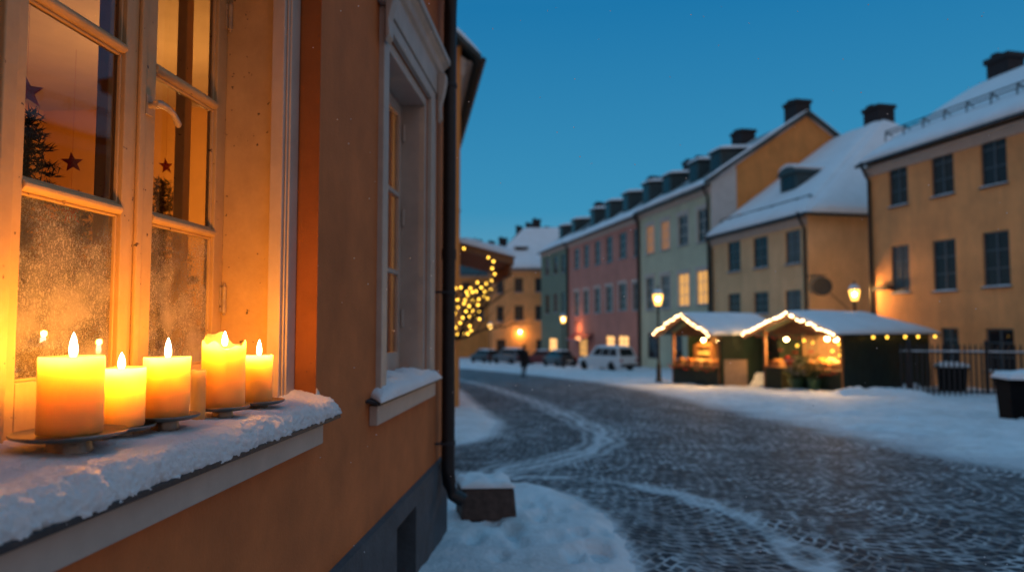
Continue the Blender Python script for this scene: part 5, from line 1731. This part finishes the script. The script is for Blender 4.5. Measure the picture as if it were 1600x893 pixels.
# ================================================================= PERSON
def person(loc, rz, label, h=1.78):
    k = h / 1.78
    vs = [(0, 0, .95), (0, .01, 1.15), (0, .0, 1.38), (0, .01, 1.50), (0, .03, 1.58), (0, .045, 1.68), (0, .02, 1.75),
          (.10, 0, .90), (.13, .14, .50), (.14, .05, .08), (.145, .20, .03),
          (-.10, 0, .90), (-.11, -.06, .50), (-.12, -.24, .12), (-.12, -.12, .03),
          (.20, 0, 1.42), (.25, -.04, 1.14), (.21, .10, .96), (.20, .14, .88),
          (-.20, 0, 1.42), (-.25, -.02, 1.14), (-.21, .12, .97), (-.20, .17, .90)]
    es = [(0, 1), (1, 2), (2, 3), (3, 4), (4, 5), (5, 6), (0, 7), (7, 8), (8, 9), (9, 10), (0, 11), (11, 12), (12, 13), (13, 14), (2, 15), (15, 16), (16, 17), (17, 18), (2, 19), (19, 20), (20, 21), (21, 22)]
    rd = [.15, .16, .17, .07, .065, .105, .08, .10, .07, .05, .04, .10, .07, .05, .04, .075, .055, .042, .04, .075, .055, .042, .04]
    me = bpy.data.meshes.new('person'); me.from_pydata([tuple(V(v) * k) for v in vs], es, [])
    me.materials.append(M['coat'])
    o = bpy.data.objects.new('person', me); C.objects.link(o)
    sk = o.modifiers.new('skin', 'SKIN'); sk.use_smooth_shade = True
    if not me.skin_vertices: me.attributes
    lay = me.skin_vertices[0] if me.skin_vertices else None
    if lay:
        for i, r in enumerate(rd): lay.data[i].radius = (r * k, r * k * .85)
        lay.data[0].use_root = True
    ss = o.modifiers.new('sub', 'SUBSURF'); ss.levels = 2; ss.render_levels = 2
    o.location = loc; o.rotation_euler.z = rz
    tag(o, label, 'person')
    MB().lathe([(.17, .62), (.235, .60), (.225, .80), (.195, 1.0), (.205, 1.2), (.225, 1.36), (.19, 1.46), (.09, 1.53), (.075, 1.55)], n=20, fn=lambda r, z, a, j: (r * (1 - .22 * abs(math.sin(a))), z)).build('coat', M['coat'], o, smooth=60)
    MB().lathe([(.112, 1.66), (.118, 1.70), (.115, 1.75), (.085, 1.80), (.03, 1.825)], (0, .03, 0), 16).build('cap', M['coat'], o, smooth=60)
    fc = MB(); fc.ball((0, .085, 1.655), .075, 12, 8, (.95, .8, 1.25)); fc.ball((0, .155, 1.65), .014, 6, 5, (1, 1, 1.6)); fc.build('face', M['skin'], o, smooth=80)
    return o


pp = place(819, 589)
try:
    person(pp, R(200), 'person in dark coat and cap walking along the snowy street')
except Exception as ex:
    print('person', ex)

# ================================================================= RIGHT SIDE: FENCE, BINS, SIGN
f0, f1 = V((12.7, 23.2, 0)), V((19.5, 20.6, 0))
fd = (f1 - f0); fl_ = fd.length
fz = ground(22.3)
fe = thing('iron_fence', 'black iron picket fence right of the larger market stall', 'fence', (f0.x, f0.y, fz - .03), math.atan2(fd.y, fd.x))
sl_ = -(ground(f1.y) - ground(f0.y)) / fl_ * -1
pk = MB(); n = int(fl_ / .15)
for i in range(n):
    x = i * .15 + .06
    pk.box(x - .026, -.026, .0, x + .026, .026, 1.62); pk.hexa([(x - .03, -.03, 1.62), (x + .03, -.03, 1.62), (x + .03, .03, 1.62), (x - .03, .03, 1.62)], [(x - .003, -.003, 1.74), (x + .003, -.003, 1.74), (x + .003, .003, 1.74), (x - .003, .003, 1.74)])
pk.build('pickets', M['iron'], fe)
MB().box(0, -.02, 1.42, fl_, .02, 1.47).box(0, -.02, .18, fl_, .02, .23).build('rail', M['iron'], fe)
for k in range(4):
    x = .3 + k * 2.15
    MB().lathe([(.06, -.3), (.06, 1.7), (.08, 1.72), (.06, 1.8), (.01, 1.86)], (x, .0, 0), 10).build('post', M['iron'], fe, smooth=40)
MB().pillow((0, -.04, 1.475), (fl_, -.04, 1.475), (fl_, .04, 1.475), (0, .04, 1.475), 60, 4, .03, .02, 3).build('rail_snow', M['roofsnow'], fe, smooth=80)


def bin_(px, py, w_, d_, h_, label, Y=None, rz=R(-12), name='grit_bin', cat='grit bin'):
    g = gp(px, py) if Y is None else V((at(px, py, Y).x, Y, ground(Y)))
    t = thing(name, label, cat, (g.x, g.y, snow_z(g.x, g.y) - .08), rz)
    MB().hexa([(-w_ * .44, -d_ * .44, 0), (w_ * .44, -d_ * .44, 0), (w_ * .44, d_ * .44, 0), (-w_ * .44, d_ * .44, 0)], [(-w_ / 2, -d_ / 2, h_ - .1), (w_ / 2, -d_ / 2, h_ - .1), (w_ / 2, d_ / 2, h_ - .1), (-w_ / 2, d_ / 2, h_ - .1)]).build('body', M['binblack'], t, bevel=.03)
    MB().box(-w_ / 2 - .04, -d_ / 2 - .04, h_ - .098, w_ / 2 + .04, d_ / 2 + .04, h_).build('lid', M['binblack'], t, bevel=.025)
    MB().pillow((-w_ / 2 - .05, -d_ / 2 - .05, h_), (w_ / 2 + .05, -d_ / 2 - .05, h_), (w_ / 2 + .05, d_ / 2 + .05, h_), (-w_ / 2 - .05, d_ / 2 + .05, h_), 24, 18, .12, .04, 3, 6, droop=.03).build('snow_cap', M['roofsnow'], t, smooth=80)
    return t


bin_(1606, 660, .9, .75, .95, 'black bin with snowy lid at the right edge of the street')
bin_(1488, 600, .85, .6, .95, 'dark box with snowy lid behind the iron fence', 25.2)

# round hanging sign on H2 corner
sgp = h2.loc(l2 + .1, -.75, 0)
q = at(1285, 447, 36.3)
sg_ = thing('round_sign', 'round dark red shop sign hung from the corner house', 'sign', (q.x, q.y, q.z), R(-25))
MB().lathe([(.40, -.04), (.44, -.05), (.47, -.03), (.47, .03), (.44, .05), (.40, .04)], n=32).build('rim', M['signrim'], sg_, smooth=40).rotation_euler = (R(90), 0, 0)
MB().lathe([(.39, -.03), (.39, .03)], n=32).build('disc', M['sign'], sg_).rotation_euler = (R(90), 0, 0)
MB().tube([(-.75, .1, .55), (.2, 0, .55)], .03, 6).tube([(0, 0, .55), (0, 0, .46)], .02, 6).tube([(.35, -.0, -.35), (1.2, .5, -1.2)], .02, 6).build('bracket', M['iron'], sg_)

# falling flakes near the lens' focus
fk = MB(); rk = random.Random(9)
for k in range(150):
    Y = rk.uniform(1.7, 3.4)
    p = at(rk.uniform(480, 1600), rk.uniform(0, 893), Y)
    fk.ball(p, rk.uniform(.0008, .0019) * Y / 2, 6, 4)
tag(fk.build('falling_snow', M['snow'], None, smooth=80), 'a few tiny snowflakes drifting over the street', 'snowflakes', kind='stuff')

# ================================================================= SKY, SUN, CAMERA
wd = bpy.data.worlds.new('World'); S.world = wd; wd.use_nodes = True
N, Lk = wd.node_tree.nodes, wd.node_tree.links
bg = N['Background']
sky = N.new('ShaderNodeTexSky'); sky.sky_type = 'NISHITA'; sky.sun_disc = False
sky.sun_elevation = R(1.0); sky.sun_rotation = R(195); sky.ozone_density = 4.0; sky.air_density = 1.0; sky.dust_density = 1.0
tc = N.new('ShaderNodeTexCoord'); sep = N.new('ShaderNodeSeparateXYZ'); Lk.new(tc.outputs['Generated'], sep.inputs[0])
# clear blue-hour dome: deeper overhead and to the east, paler and warmer in the afterglow behind the camera
el = N.new('ShaderNodeValToRGB')
e = el.color_ramp.elements
e[0].position = .0; e[0].color = (.17, .38, .48, 1)
e[1].position = 1.0; e[1].color = (.10, .34, .57, 1)
k = e.new(.16); k.color = (.040, .268, .465, 1)
k = e.new(.42); k.color = (.010, .173, .385, 1)
Lk.new(sep.outputs['Z'], el.inputs[0])
af = N.new('ShaderNodeMapRange'); af.inputs[1].default_value = .62; af.inputs[2].default_value = -.10; af.inputs[4].default_value = 1
Lk.new(sep.outputs['Y'], af.inputs[0])
gl = N.new('ShaderNodeValToRGB'); g = gl.color_ramp.elements
g[0].position = 0; g[0].color = (.52, .30, .185, 1); g[1].position = .85; g[1].color = (.13, .35, .57, 1)
k = g.new(.3); k.color = (.25, .20, .20, 1)
Lk.new(sep.outputs['Z'], gl.inputs[0])
mx = N.new('ShaderNodeMix'); mx.data_type = 'RGBA'
Lk.new(af.outputs[0], mx.inputs[0]); Lk.new(el.outputs[0], mx.inputs[6]); Lk.new(gl.outputs[0], mx.inputs[7])
ad = N.new('ShaderNodeVectorMath'); ad.operation = 'MULTIPLY_ADD'
ad.inputs[1].default_value = (.02, .02, .02)
Lk.new(sky.outputs[0], ad.inputs[0]); Lk.new(mx.outputs[2], ad.inputs[2])
Lk.new(ad.outputs[0], bg.inputs[0]); bg.inputs[1].default_value = 1.0
sun = bpy.data.lights.new('sun', 'SUN'); sun.energy = .05; sun.angle = R(20); sun.color = (1, .8, .65)
so = bpy.data.objects.new('sun', sun); C.objects.link(so)
so.rotation_euler = (R(84), 0, R(-15))

cam = bpy.data.cameras.new('camera'); co = bpy.data.objects.new('camera', cam); C.objects.link(co)
co.location = (0, 0, CZ); co.rotation_euler = (R(90) + PITCH, 0, 0)
cam.sensor_width = 36; cam.lens = 36 * F / 1600; cam.clip_end = 2000; cam.clip_start = .05
cam.dof.use_dof = True; cam.dof.focus_distance = 2.15; cam.dof.aperture_fstop = 1.65
S.camera = co
S.view_settings.view_transform = 'Standard'; S.view_settings.look = 'None'
S.view_settings.exposure = 0; S.view_settings.gamma = 1
S.render.engine = 'CYCLES'
cy = S.cycles
cy.use_denoising = True
try:
    cy.denoiser = 'OPENIMAGEDENOISE'
    cy.denoising_input_passes = 'RGB_ALBEDO_NORMAL'
except Exception: pass
cy.use_adaptive_sampling = False
cy.max_bounces = 8; cy.diffuse_bounces = 3; cy.glossy_bounces = 4; cy.transmission_bounces = 6; cy.transparent_max_bounces = 16
cy.sample_clamp_indirect = 6
cy.caustics_reflective = False; cy.caustics_refractive = False
